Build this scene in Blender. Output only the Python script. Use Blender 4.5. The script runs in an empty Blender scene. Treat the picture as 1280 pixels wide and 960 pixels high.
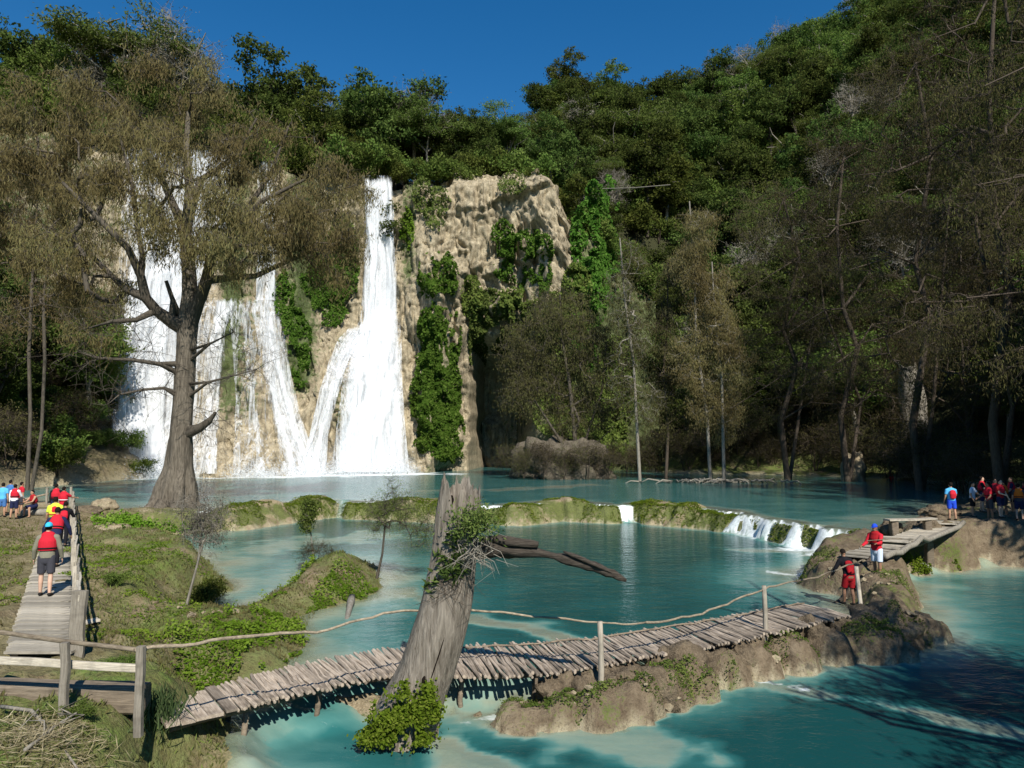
import bpy, bmesh, math, random
import numpy as np
from mathutils import Vector, Matrix, Quaternion

# ------------------------------------------------------------------ camera, sky, sun
SC = bpy.context.scene
COL = SC.collection
CAMZ, F, TH = 4.0, 890.0, math.atan(75 / 890.0)
cam_data = bpy.data.cameras.new('camera')
cam_data.sensor_width = 36.0
cam_data.lens = 36.0 * F / 1280.0
cam_data.clip_start = 0.1
cam_data.clip_end = 4000
cam = bpy.data.objects.new('camera', cam_data)
cam.location = (0, 0, CAMZ)
cam.rotation_euler = (math.pi / 2 + TH, 0, 0)
COL.objects.link(cam)
SC.camera = cam

SUN_EL, SUN_AZ = math.radians(41), math.radians(163)      # azimuth clockwise from +Y (the view direction)
sun_dir = Vector((math.sin(SUN_AZ) * math.cos(SUN_EL), math.cos(SUN_AZ) * math.cos(SUN_EL), math.sin(SUN_EL)))
world = bpy.data.worlds.new('World')
SC.world = world
world.use_nodes = True
wn = world.node_tree
sky = wn.nodes.new('ShaderNodeTexSky')
sky.sky_type = 'NISHITA'
sky.sun_disc = False
sky.sun_elevation = SUN_EL
sky.sun_rotation = SUN_AZ
sky.altitude = 300
sky.air_density = 1.0
sky.dust_density = 0.0
sky.ozone_density = 2.5
wn.nodes['Background'].inputs[1].default_value = 0.092
sat = wn.nodes.new('ShaderNodeHueSaturation')
sat.inputs['Saturation'].default_value = 1.38
sat.inputs['Value'].default_value = 1.0
wn.links.new(sky.outputs[0], sat.inputs['Color'])
wn.links.new(sat.outputs[0], wn.nodes['Background'].inputs[0])
sun_data = bpy.data.lights.new('sun', 'SUN')
sun_data.energy = 5.0
sun_data.angle = math.radians(0.53)
sun_data.color = (1.0, 0.95, 0.86)
sun = bpy.data.objects.new('sun', sun_data)
sun.rotation_euler = (-sun_dir).to_track_quat('-Z', 'Y').to_euler()
sun.location = (20, -60, 80)
COL.objects.link(sun)
SC.view_settings.view_transform = 'Standard'
SC.view_settings.look = 'None'
SC.view_settings.exposure = 0.4
SC.view_settings.gamma = 1.0
SC.view_settings.use_curve_mapping = False
SC.cycles.volume_bounces = 1
SC.cycles.max_bounces = 6
SC.cycles.diffuse_bounces = 3
SC.cycles.glossy_bounces = 3
SC.cycles.transmission_bounces = 4
SC.cycles.transparent_max_bounces = 24
SC.cycles.caustics_reflective = False
SC.cycles.caustics_refractive = False
SC.cycles.use_denoising = True

# ------------------------------------------------------------------ helpers
RNG = np.random.default_rng(7)
CT, ST = math.cos(TH), math.sin(TH)


def W(px, py, Y):
    """point at distance Y along the view direction's ground projection"""
    u, v = (px - 640) / F, (480 - py) / F
    dy, dz = CT - v * ST, ST + v * CT
    return np.array([u * Y / dy, Y, CAMZ + dz / dy * Y])


def G(px, py, z):
    u, v = (px - 640) / F, (480 - py) / F
    dy, dz = CT - v * ST, ST + v * CT
    t = (z - CAMZ) / dz
    return np.array([u * t, dy * t, z])


def ss(a, b, x):
    t = np.clip((x - a) / (b - a), 0, 1)
    return t * t * (3 - 2 * t)


def _hash(ix, iy, iz, seed):
    h = (ix.astype(np.int64) * 374761393 + iy.astype(np.int64) * 668265263 + iz.astype(np.int64) * 2147483629 + seed * 974711) & 0xFFFFFFFF
    h = ((h ^ (h >> 13)) * 1274126177) & 0xFFFFFFFF
    h = ((h ^ (h >> 16)) * 2246822519) & 0xFFFFFFFF
    return ((h ^ (h >> 15)) & 0xFFFFFF) / float(0xFFFFFF) * 2 - 1


def vn(x, y, z=0.0, seed=0):
    x, y, z = np.broadcast_arrays(np.asarray(x, float), np.asarray(y, float), np.asarray(z, float))
    ix, iy, iz = np.floor(x), np.floor(y), np.floor(z)
    fx, fy, fz = x - ix, y - iy, z - iz
    fx, fy, fz = [f * f * f * (f * (f * 6 - 15) + 10) for f in (fx, fy, fz)]
    r = 0
    for dx in (0, 1):
        for dy in (0, 1):
            for dz in (0, 1):
                w = (fx if dx else 1 - fx) * (fy if dy else 1 - fy) * (fz if dz else 1 - fz)
                r = r + w * _hash(ix + dx, iy + dy, iz + dz, seed)
    return r


def fbm(x, y, z=0.0, oct=4, seed=0, gain=0.5):
    r, a, f = 0, 1.0, 1.0
    for i in range(oct):
        r = r + a * vn(np.asarray(x) * f, np.asarray(y) * f, np.asarray(z) * f, seed + i * 17)
        a *= gain
        f *= 2.03
    return r


def seg_dist(x, y, line):
    """distance to a polyline and the arc parameter (in points) of the nearest spot"""
    best = np.full(np.shape(x), 1e9)
    par = np.zeros(np.shape(x))
    for i in range(len(line) - 1):
        ax, ay = line[i][:2]
        bx, by = line[i + 1][:2]
        dx, dy = bx - ax, by - ay
        t = np.clip(((x - ax) * dx + (y - ay) * dy) / (dx * dx + dy * dy + 1e-9), 0, 1)
        d = np.hypot(x - ax - t * dx, y - ay - t * dy)
        m = d < best
        best = np.where(m, d, best)
        par = np.where(m, i + t, par)
    return best, par


def sd_poly(x, y, poly):
    """signed distance, positive inside"""
    n = len(poly)
    d, _ = seg_dist(x, y, list(poly) + [poly[0]])
    inside = np.zeros(np.shape(x), bool)
    for i in range(n):
        ax, ay = poly[i][:2]
        bx, by = poly[(i + 1) % n][:2]
        c = ((ay > y) != (by > y)) & (x < (bx - ax) * (y - ay) / (by - ay + 1e-12) + ax)
        inside ^= c
    return np.where(inside, d, -d)


def tag(o, label=None, cat=None, group=None, kind=None):
    if label: o['label'] = label
    if cat: o['category'] = cat
    if group: o['group'] = group
    if kind: o['kind'] = kind
    return o


def mesh_np(name, verts, faces, mats=(), attrs=None, smooth=False, fmat=None):
    """faces: list of integer arrays (M,3) or (M,4)"""
    me = bpy.data.meshes.new(name)
    verts = np.ascontiguousarray(verts, np.float32)
    faces = [np.asarray(f, np.int32) for f in faces if len(f)]
    me.vertices.add(len(verts))
    me.vertices.foreach_set('co', verts.ravel())
    nl = sum(f.size for f in faces)
    npoly = sum(len(f) for f in faces)
    me.loops.add(nl)
    me.polygons.add(npoly)
    me.loops.foreach_set('vertex_index', np.concatenate([f.ravel() for f in faces]))
    sizes = np.concatenate([np.full(len(f), f.shape[1], np.int32) for f in faces])
    starts = np.concatenate([[0], np.cumsum(sizes)[:-1]]).astype(np.int32)
    me.polygons.foreach_set('loop_start', starts)
    try:
        me.polygons.foreach_set('loop_total', sizes)
    except Exception:
        pass
    for m in mats:
        me.materials.append(m)
    if fmat is not None:
        me.polygons.foreach_set('material_index', np.asarray(fmat, np.int32))
    me.polygons.foreach_set('use_smooth', np.full(npoly, bool(smooth)))
    me.update(calc_edges=True)
    me.validate()
    for k, v in (attrs or {}).items():
        a = me.attributes.new(k, 'FLOAT', 'POINT')
        a.data.foreach_set('value', np.ascontiguousarray(v, np.float32).ravel())
    return me


def link(name, me, parent=None, loc=(0, 0, 0)):
    o = bpy.data.objects.new(name, me)
    COL.objects.link(o)
    o.location = loc
    if parent is not None:
        o.parent = parent
    return o


def empty(name, loc, label, cat, group=None):
    o = bpy.data.objects.new(name, None)
    o.empty_display_size = 0.2
    COL.objects.link(o)
    o.location = tuple(float(c) for c in loc)
    tag(o, label, cat, group)
    return o


class Geo:
    """collects quads and triangles"""
    def __init__(self):
        self.v, self.q, self.t, self.r, self.n = [], [], [], [], 0

    def add(self, v, q=None, t=None, r=None):
        v = np.asarray(v, float).reshape(-1, 3)
        if q is not None and len(q): self.q.append(np.asarray(q) + self.n)
        if t is not None and len(t): self.t.append(np.asarray(t) + self.n)
        self.v.append(v)
        self.r.append(np.zeros(len(v)) if r is None else np.broadcast_to(r, (len(v),)).astype(float))
        self.n += len(v)

    def mesh(self, name, mat, origin=(0, 0, 0), smooth=False):
        v = np.concatenate(self.v) - np.asarray(origin, float)
        fs = []
        if self.q: fs.append(np.concatenate(self.q))
        if self.t: fs.append(np.concatenate(self.t))
        return mesh_np(name, v, fs, [mat], {'rnd': np.concatenate(self.r)}, smooth)

    def frusta(self, A, B, ra, rb, k=6):
        """separate cone pieces from A to B (arrays)"""
        A, B = np.asarray(A, float), np.asarray(B, float)
        n = len(A)
        if n == 0: return
        d = B - A
        L = np.linalg.norm(d, axis=1, keepdims=True) + 1e-9
        d = d / L
        h = np.where(np.abs(d[:, 2:3]) > 0.9, np.array([[1., 0, 0]]), np.array([[0., 0, 1]]))
        u = np.cross(d, h); u /= np.linalg.norm(u, axis=1, keepdims=True)
        w = np.cross(d, u)
        an = np.arange(k) / k * 2 * np.pi
        ring = u[:, None, :] * np.cos(an)[None, :, None] + w[:, None, :] * np.sin(an)[None, :, None]
        va = A[:, None, :] + ring * np.asarray(ra, float).reshape(-1, 1, 1)
        vb = B[:, None, :] + ring * np.asarray(rb, float).reshape(-1, 1, 1)
        v = np.concatenate([va, vb], 1).reshape(-1, 3)
        i = np.arange(k); j = (i + 1) % k
        q = np.stack([i, j, j + k, i + k], 1)
        q = (q[None] + (np.arange(n) * 2 * k)[:, None, None]).reshape(-1, 4)
        self.add(v, q, r=np.repeat(RNG.random(n), 2 * k))

    def tube(self, pts, rad, k=8, wob=0.0, cap=True, seed=0):
        """one continuous tube along a polyline"""
        P = np.asarray(pts, float)
        n = len(P)
        rad = np.broadcast_to(np.asarray(rad, float), (n,))
        T = np.gradient(P, axis=0)
        T /= np.linalg.norm(T, axis=1, keepdims=True) + 1e-9
        ref = np.array([0., 0, 1]) if abs(T[0, 2]) < 0.8 else np.array([1., 0, 0])
        vs = []
        for i in range(n):
            u = np.cross(T[i], ref); u /= np.linalg.norm(u) + 1e-9
            w = np.cross(T[i], u)
            ref = -np.cross(T[i], u) if False else ref
            an = np.arange(k) / k * 2 * np.pi
            rr = rad[i] * (1 + wob * vn(np.cos(an) * 1.7 + seed, np.sin(an) * 1.7, i * 0.45, seed))
            vs.append(P[i] + (u * np.cos(an)[:, None] + w * np.sin(an)[:, None]) * rr[:, None])
        v = np.concatenate(vs)
        i = np.arange(k); j = (i + 1) % k
        q0 = np.stack([i, j, j + k, i + k], 1)
        q = (q0[None] + (np.arange(n - 1) * k)[:, None, None]).reshape(-1, 4)
        t = None
        if cap:
            v = np.concatenate([v, P[:1], P[-1:]])
            c0, c1 = n * k, n * k + 1
            t = np.concatenate([np.stack([j, i, np.full(k, c0)], 1), np.stack([i + (n - 1) * k, j + (n - 1) * k, np.full(k, c1)], 1)])
        self.add(v, q, t, r=(seed * 0.37) % 1)

    def box(self, c, s, R=None, r=0.5):
        s = np.asarray(s, float) / 2
        v = np.array([[x, y, z] for x in (-1, 1) for y in (-1, 1) for z in (-1, 1)], float) * s
        if R is not None: v = v @ np.asarray(R).T
        self.add(v + np.asarray(c, float), [[0, 1, 3, 2], [4, 6, 7, 5], [0, 4, 5, 1], [2, 3, 7, 6], [0, 2, 6, 4], [1, 5, 7, 3]], r=r)

    def leaves(self, C, axis, nrm, L, Wd, rnd=None, fold=0.0):
        """rhombic leaf blades"""
        C = np.asarray(C, float); n = len(C)
        if n == 0: return
        axis = axis / (np.linalg.norm(axis, axis=1, keepdims=True) + 1e-9)
        s = np.cross(axis, nrm)
        s /= np.linalg.norm(s, axis=1, keepdims=True) + 1e-9
        nn = np.cross(s, axis)
        L = np.broadcast_to(np.asarray(L, float), (n,))[:, None]
        Wd = np.broadcast_to(np.asarray(Wd, float), (n,))[:, None]
        v = np.stack([C - axis * L * .5, C + s * Wd * .5 + nn * fold * L, C + axis * L * .5, C - s * Wd * .5 + nn * fold * L], 1).reshape(-1, 3)
        q = np.arange(4 * n).reshape(-1, 4)
        self.add(v, q, r=np.repeat(RNG.random(n) if rnd is None else rnd, 4))


def rdir(n):
    d = RNG.normal(size=(n, 3))
    return d / np.linalg.norm(d, axis=1, keepdims=True)


# ------------------------------------------------------------------ materials
def new_mat(name):
    m = bpy.data.materials.new(name)
    m.use_nodes = True
    nt = m.node_tree
    nt.nodes.clear()
    out = nt.nodes.new('ShaderNodeOutputMaterial')
    return m, nt, out


class NB:
    """small node builder"""
    def __init__(self, nt): self.nt = nt
    def n(self, t, **kw):
        nd = self.nt.nodes.new(t)
        ins = kw.pop('ins', {})
        for k, v in kw.items(): setattr(nd, k, v)
        for k, v in ins.items():
            if isinstance(v, bpy.types.NodeSocket): self.nt.links.new(v, nd.inputs[k])
            else: nd.inputs[k].default_value = v
        return nd
    def l(self, a, b): self.nt.links.new(a, b)
    def coord(self, scale=(1, 1, 1), kind='Object'):
        tc = self.n('ShaderNodeTexCoord')
        mp = self.n('ShaderNodeMapping', ins={'Scale': scale})
        self.l(tc.outputs[kind], mp.inputs['Vector'])
        return mp.outputs[0]
    def noise(self, scale, detail=4, rough=0.55, vec=None, dist=0.0):
        nd = self.n('ShaderNodeTexNoise', ins={'Scale': scale, 'Detail': detail, 'Roughness': rough, 'Distortion': dist})
        if vec is not None: self.l(vec, nd.inputs['Vector'])
        return nd.outputs['Fac']
    def ramp(self, fac, stops):
        nd = self.n('ShaderNodeValToRGB')
        e = nd.color_ramp.elements
        while len(e) < len(stops): e.new(0.5)
        for i, (p, c) in enumerate(stops):
            e[i].position = p
            e[i].color = (c, c, c, 1) if not hasattr(c, '__len__') else tuple(c) + (1,)
        self.l(fac, nd.inputs[0])
        return nd.outputs[0]
    def mix(self, fac, a, b, blend='MIX'):
        nd = self.n('ShaderNodeMix', data_type='RGBA', blend_type=blend)
        for s, v in ((nd.inputs[0], fac), (nd.inputs[6], a), (nd.inputs[7], b)):
            if isinstance(v, bpy.types.NodeSocket): self.l(v, s)
            elif hasattr(v, '__len__'): s.default_value = tuple(v) + (1,) if len(v) == 3 else v
            else: s.default_value = v
        return nd.outputs[2]
    def math(self, op, a, b=0.0, clamp=False):
        nd = self.n('ShaderNodeMath', operation=op, use_clamp=clamp)
        for s, v in ((nd.inputs[0], a), (nd.inputs[1], b)):
            if isinstance(v, bpy.types.NodeSocket): self.l(v, s)
            else: s.default_value = v
        return nd.outputs[0]
    def attr(self, name):
        return self.n('ShaderNodeAttribute', attribute_name=name).outputs['Fac']
    def bump(self, h, strength=0.5, dist=0.1):
        nd = self.n('ShaderNodeBump', ins={'Strength': strength, 'Distance': dist})
        self.l(h, nd.inputs['Height'])
        return nd.outputs[0]
    def bsdf(self, color, rough=0.8, normal=None, spec=0.3):
        nd = self.n('ShaderNodeBsdfPrincipled', ins={'Roughness': rough, 'Specular IOR Level': spec})
        if isinstance(color, bpy.types.NodeSocket): self.l(color, nd.inputs['Base Color'])
        else: nd.inputs['Base Color'].default_value = tuple(color) + (1,)
        if normal is not None: self.l(normal, nd.inputs['Normal'])
        return nd.outputs[0]


def leaf_mat(name, c0, c1, c2, trans=0.35):
    """leaf blades: colour varies leaf by leaf and plant by plant"""
    m, nt, out = new_mat(name)
    b = NB(nt)
    r = b.attr('rnd')
    oi = b.n('ShaderNodeObjectInfo').outputs['Random']
    col = b.ramp(r, [(0.0, c0), (0.6, c1), (1.0, c2)])
    hs = b.n('ShaderNodeHueSaturation', ins={'Color': col})
    b.l(b.math('ADD', b.math('MULTIPLY', oi, 0.05), 0.475), hs.inputs['Hue'])
    b.l(b.math('ADD', b.math('MULTIPLY', oi, 0.7), 0.65), hs.inputs['Value'])
    d = b.n('ShaderNodeBsdfDiffuse', ins={'Color': hs.outputs[0]})
    t = b.n('ShaderNodeBsdfTranslucent', ins={'Color': hs.outputs[0]})
    mx = b.n('ShaderNodeMixShader', ins={0: trans, 1: d.outputs[0], 2: t.outputs[0]})
    b.l(mx.outputs[0], out.inputs[0])
    return m


def bark_mat(name, c0, c1, scale=(6, 6, 1.2), bump=0.6, moss=None):
    m, nt, out = new_mat(name)
    b = NB(nt)
    v = b.coord(scale)
    f = b.noise(2.0, 6, 0.65, v, 0.4)
    big = b.noise(0.6, 3, 0.5, b.coord((1, 1, 1)))
    col = b.ramp(f, [(0.3, c0), (0.7, c1)])
    col = b.mix(b.math('MULTIPLY', big, 0.5), col, tuple(x * 0.55 for x in c0))
    if moss:
        col = b.mix(b.ramp(big, [(0.52, 0.0), (0.65, 0.8)]), col, moss)
    b.l(b.bsdf(col, 0.9, b.bump(f, bump, 0.05), 0.15), out.inputs[0])
    return m


def plain_mat(name, c, rough=0.8, var=0.25, scale=9.0, spec=0.2):
    m, nt, out = new_mat(name)
    b = NB(nt)
    f = b.noise(scale, 4, 0.6, b.coord())
    col = b.mix(f, tuple(x * (1 - var) for x in c), tuple(min(1, x * (1 + var)) for x in c))
    b.l(b.bsdf(col, rough, b.bump(f, 0.25, 0.02), spec), out.inputs[0])
    return m


def wood_mat(name, c0, c1, along=(1, 14, 14)):
    m, nt, out = new_mat(name)
    b = NB(nt)
    oi = b.n('ShaderNodeObjectInfo').outputs['Random']
    f = b.noise(3.0, 5, 0.65, b.coord(along), 0.3)
    blot = b.noise(3.5, 3, 0.6, b.coord())
    col = b.ramp(f, [(0.3, c0), (0.72, c1)])
    col = b.mix(b.ramp(blot, [(0.5, 0.0), (0.75, 0.65)]), col, tuple(x * 0.45 for x in c0))
    hs = b.n('ShaderNodeHueSaturation', ins={'Color': col})
    b.l(b.math('ADD', b.math('MULTIPLY', oi, 0.7), 0.62), hs.inputs['Value'])
    b.l(b.bsdf(hs.outputs[0], 0.85, b.bump(f, 0.6, 0.02), 0.2), out.inputs[0])
    return m


def rock_mat(name, c0, c1, moss=(0.07, 0.12, 0.02), attr=False):
    m, nt, out = new_mat(name)
    b = NB(nt)
    f = b.noise(1.3, 8, 0.62, b.coord(), 0.4)
    st = b.noise(1.0, 6, 0.6, b.coord((2.2, 2.2, 0.22)), 0.3)
    col = b.ramp(f, [(0.28, c0), (0.7, c1)])
    col = b.mix(b.ramp(st, [(0.46, 0.0), (0.66, 0.7)] if attr else [(0.48, 0.0), (0.72, 0.55)]), col, tuple(x * 0.42 for x in c0))
    nz = b.n('ShaderNodeNewGeometry')
    fine = b.noise(7.0, 6, 0.7, b.coord())
    if attr:
        mo = b.math('ADD', b.attr('moss'), b.math('MULTIPLY', b.math('SUBTRACT', f, 0.5), 1.3))
        mo = b.ramp(mo, [(0.42, 0.0), (0.6, 1.0)])
    else:
        mo = b.ramp(b.math('ADD', f, b.math('MULTIPLY', b.math('SUBTRACT', fine, .5), .8)), [(0.58, 0.0), (0.74, 0.85)])
    mcol = b.ramp(fine, [(0.3, tuple(x * 0.5 for x in moss)), (0.7, moss)])
    col = b.mix(mo, col, mcol)
    h = b.math('ADD', b.math('MULTIPLY', f, 1.0), b.math('MULTIPLY', fine, 0.55))
    h = b.math('ADD', h, b.math('MULTIPLY', st, 0.8))
    grit = b.noise(26.0, 4, .7, b.coord())
    col = b.mix(b.ramp(fine, [(.36, .6), (.5, 0.)]), col, tuple(x * .4 for x in c0))
    col = b.mix(b.ramp(grit, [(.5, 0.), (.68, .5)]), col, tuple(min(.6, x * 1.25) for x in c1))
    h = b.math('ADD', h, b.math('MULTIPLY', grit, 0.25))
    b.l(b.bsdf(col, 0.88, b.bump(h, 0.8, 0.25), 0.2), out.inputs[0])
    return m


M = {}
M['leaf_dark'] = leaf_mat('leaf_dark', (0.038, 0.060, 0.015), (0.078, 0.110, 0.027), (0.135, 0.165, 0.045))
M['leaf_mid'] = leaf_mat('leaf_mid', (0.06, 0.09, 0.018), (0.11, 0.15, 0.033), (0.18, 0.215, 0.055))
M['leaf_light'] = leaf_mat('leaf_light', (0.07, 0.105, 0.022), (0.12, 0.165, 0.04), (0.19, 0.22, 0.07))
M['leaf_vivid'] = leaf_mat('leaf_vivid', (0.07, 0.13, 0.012), (0.13, 0.22, 0.02), (0.21, 0.29, 0.045))
M['leaf_vine'] = leaf_mat('leaf_vine', (0.035, 0.08, 0.01), (0.07, 0.14, 0.02), (0.13, 0.21, 0.04))
M['leaf_rust'] = leaf_mat('leaf_rust', (0.145, 0.115, 0.05), (0.225, 0.195, 0.082), (0.285, 0.278, 0.115), 0.42)
M['leaf_olive'] = leaf_mat('leaf_olive', (0.05, 0.043, 0.02), (0.08, 0.072, 0.03), (0.12, 0.118, 0.044), 0.3)
M['leaf_grey'] = leaf_mat('leaf_grey', (0.13, 0.12, 0.09), (0.19, 0.175, 0.13), (0.26, 0.24, 0.18), 0.25)
M['grass'] = leaf_mat('grass', (0.12, 0.10, 0.045), (0.13, 0.135, 0.045), (0.16, 0.19, 0.055), 0.3)
M['reed'] = leaf_mat('reed', (0.05, 0.10, 0.035), (0.09, 0.15, 0.06), (0.14, 0.21, 0.09), 0.3)
M['straw'] = leaf_mat('straw', (0.22, 0.18, 0.10), (0.33, 0.28, 0.17), (0.45, 0.39, 0.26), 0.2)
M['bark'] = bark_mat('bark', (0.055, 0.045, 0.035), (0.15, 0.13, 0.10))
M['bark_pale'] = bark_mat('bark_pale', (0.17, 0.15, 0.12), (0.38, 0.35, 0.29))
M['bark_brown'] = bark_mat('bark_brown', (0.05, 0.038, 0.028), (0.13, 0.105, 0.08))
M['bark_cypress'] = bark_mat('bark_cypress', (0.055, 0.045, 0.034), (0.25, 0.215, 0.165), (6, 6, 0.8), 1.0)
M['snag'] = bark_mat('snag', (0.10, 0.082, 0.062), (0.40, 0.35, 0.285), (10, 10, 0.6), 1.0)
M['snag_dark'] = bark_mat('snag_dark', (0.035, 0.028, 0.022), (0.12, 0.10, 0.08), (2, 14, 14), 0.9)
M['stick'] = wood_mat('stick', (0.22, 0.17, 0.125), (0.52, 0.44, 0.35), (1.2, 16, 16))
M['board'] = wood_mat('board', (0.27, 0.24, 0.19), (0.50, 0.45, 0.36), (1.0, 16, 16))
M['post'] = wood_mat('post', (0.24, 0.21, 0.165), (0.46, 0.41, 0.33), (14, 14, 1.0))
M['pole'] = wood_mat('pole', (0.13, 0.10, 0.07), (0.36, 0.30, 0.215), (2, 9, 9))
M['timber'] = wood_mat('timber', (0.10, 0.08, 0.058), (0.25, 0.20, 0.145), (0.8, 10, 10))
M['travertine'] = rock_mat('travertine', (0.24, 0.185, 0.11), (0.48, 0.40, 0.27))
M['brown_rock'] = rock_mat('brown_rock', (0.085, 0.063, 0.04), (0.27, 0.21, 0.14), (0.055, 0.085, 0.018))
M['dark_rock'] = rock_mat('dark_rock', (0.06, 0.05, 0.036), (0.19, 0.16, 0.12), (0.045, 0.06, 0.015))
M['cliff'] = rock_mat('cliff', (0.19, 0.145, 0.088), (0.56, 0.47, 0.325), (0.075, 0.11, 0.022), True)

# ------------------------------------------------------------------ the lie of the land (plan curves, metres)
ZU, ZM, ZL = 0.0, -1.1, -1.5            # the three pool levels


def curve(pts):
    return np.array([G(*p)[:2] for p in pts])


DAM = curve([(60, 634, 0), (120, 641, 0), (165, 640, 0), (215, 641, 0), (290, 637, 0), (345, 630, 0), (400, 626, 0), (470, 627, 0), (540, 629, 0), (600, 632, 0),
             (645, 632, 0), (700, 627, 0), (765, 631, 0), (800, 630, 0), (850, 633, 0), (905, 638, 0), (960, 647, 0), (1010, 655, 0), (1060, 662, 0), (1095, 668, 0)])
UPPER = np.concatenate([[[-200, 42]], [[-60, 44]], DAM, curve([(1120, 663, 0), (1300, 660, 0)]), [[200, 33], [200, 400], [-200, 400]]])
LEFT = np.array([[-200, 47], [-48, 47], [-36, 52.0]] + [list(G(*p)[:2]) for p in [
    (30, 624, 0), (92, 631, 0), (118, 640, 0), (150, 637, 0), (190, 634, 0), (250, 636, 0), (275, 642, 0),
    (245, 664, ZM), (205, 668, ZM), (200, 680, ZM), (235, 690, ZM), (268, 702, ZM), (288, 722, ZM), (285, 738, ZM), (262, 748, ZM), (240, 760, ZM), (246, 770, ZM), (285, 770, ZM),
    (320, 752, ZM), (350, 734, ZM), (385, 712, ZM), (430, 700, ZM), (472, 708, ZM), (480, 738, ZM), (452, 752, ZM), (402, 764, ZM), (390, 785, ZM),
    (388, 812, ZM), (372, 834, ZM), (300, 858, ZM), (255, 872, ZM), (262, 890, ZL), (292, 920, ZL), (296, 975, ZL), (250, 1060, ZL)]] + [[-2.6, 6], [-2.0, -8], [-200, -8]])
RIGHT = np.array([list(G(*p)[:2]) for p in [
    (1062, 738, -.9), (1010, 742, ZM), (985, 728, ZM), (1005, 712, ZM), (1040, 703, ZM), (1068, 695, ZM), (1085, 682, -.6), (1100, 668, 0), (1135, 655, 0), (1170, 650, 0),
    (1185, 640, 0), (1215, 632, 0), (1232, 622, 0), (1262, 616, 0), (1262, 605, 0)]] + [[46, 72], [44, 84], [38, 92], [26, 97], [22, 101], [20, 120], [20, 400], [400, 400], [400, -30], [26, -30], [24, 18], [26, 27]] +
    [list(G(*p)[:2]) for p in [(1275, 709, ZL), (1235, 708, ZL), (1205, 716, ZL), (1125, 712, ZL), (1112, 714, ZL), (1138, 732, ZL), (1148, 748, ZL), (1160, 765, ZL), (1170, 790, ZL), (1135, 812, ZL), (1075, 806, ZL)]])
RIDGE = curve([(470, 886, ZL), (540, 880, ZL), (620, 868, -1.3), (690, 856, -1.2), (760, 850, -1.2), (820, 842, -1.2), (890, 825, -1.2), (960, 806, -1.2), (1040, 784, -1.2), (1100, 772, -1.2)])
LOWER = np.concatenate([[[-60, 10.5], [-4.3, 12.2]], curve([(300, 905, ZM), (380, 884, ZM)]), RIDGE, curve([(1120, 745, ZL), (1130, 716, ZL), (1300, 700, ZL)]), [[80, 26], [80, -60], [-60, -60]]])
SHOALS = [(curve([(610, 905, ZL), (700, 912, ZL), (800, 935, ZL)]), 1.7, 0.22), (curve([(925, 852, ZL), (1050, 870, ZL), (1130, 888, ZL), (1300, 925, ZL)]), 0.55, 0.14),
          (curve([(570, 772, ZM), (640, 782, ZM), (740, 805, ZM)]), 1.0, 0.16), (curve([(480, 740, ZM), (540, 748, ZM)]), 1.3, 0.16), (curve([(300, 905, ZL), (380, 892, ZL), (440, 896, ZL)]), 0.8, 0.12),
          (curve([(300, 690, ZM), (360, 680, ZM), (480, 670, ZM)]), 3.5, 0.45), (curve([(560, 930, ZL), (600, 955, ZL)]), 1.0, 0.15), (curve([(960, 690, ZM), (1040, 690, ZM)]), 2.0, 0.25),
          (curve([(100, 606, 0), (380, 594, 0), (520, 588, 0)]), 5.0, 0.25), (curve([(540, 614, 0), (620, 612, 0), (740, 606, 0)]), 2.5, 0.5)]
BOULDERS = [(p[0], p[1], r, h) for p, r, h in [(G(655, 885, -1.2), 0.68, -1.27), (G(705, 868, -1.0), 0.64, -1.07), (G(750, 872, -1.0), 0.60, -1.02), (G(792, 862, -1.0), 0.76, -0.82), (G(835, 850, -1.0), 0.64, -0.84),
             (G(872, 842, -1.0), 0.60, -0.92), (G(905, 828, -1.0), 0.64, -0.87), (G(945, 815, -1.0), 0.64, -0.84), (G(985, 808, -1.0), 0.72, -0.82), (G(1030, 796, -1.0), 0.80, -0.82), (G(1085, 792, -1.0), 1.04, -0.77), (G(1130, 775, -1.0), 1.04, -0.84)]]
# the rock face behind the falls: plan line of its foot
CL_PX = [(-420, 84), (-200, 86), (-80, 88), (60, 89), (135, 91), (240, 94), (330, 98), (390, 101), (430, 104), (510, 106), (545, 107), (575, 109), (605, 112), (650, 112), (690, 106), (740, 106), (780, 112), (830, 118), (900, 124)]
CL_X = np.array([(p - 640) / F * Y for p, Y in CL_PX])
CL_Y = np.array([Y for p, Y in CL_PX], float)


def cx(px, Y): return (px - 640) / F * Y


def g2(x, c, w): return np.exp(-((x - c) / w) ** 2)


def cliff_top(x):
    return np.interp(x, [-130, -75, -58, -45, -25, -19, -14, -11, -6, 0, 6, 9, 14, 22], [40, 46, 45, 43, 45, 45.5, 46, 44, 47.5, 48, 45, 38, 34, 30])


def hill_top(x):
    return np.where(x > 14, np.interp(x, [14, 20, 30, 45, 64, 110], [34, 35, 36, 39, 47, 70]), cliff_top(x))


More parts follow.
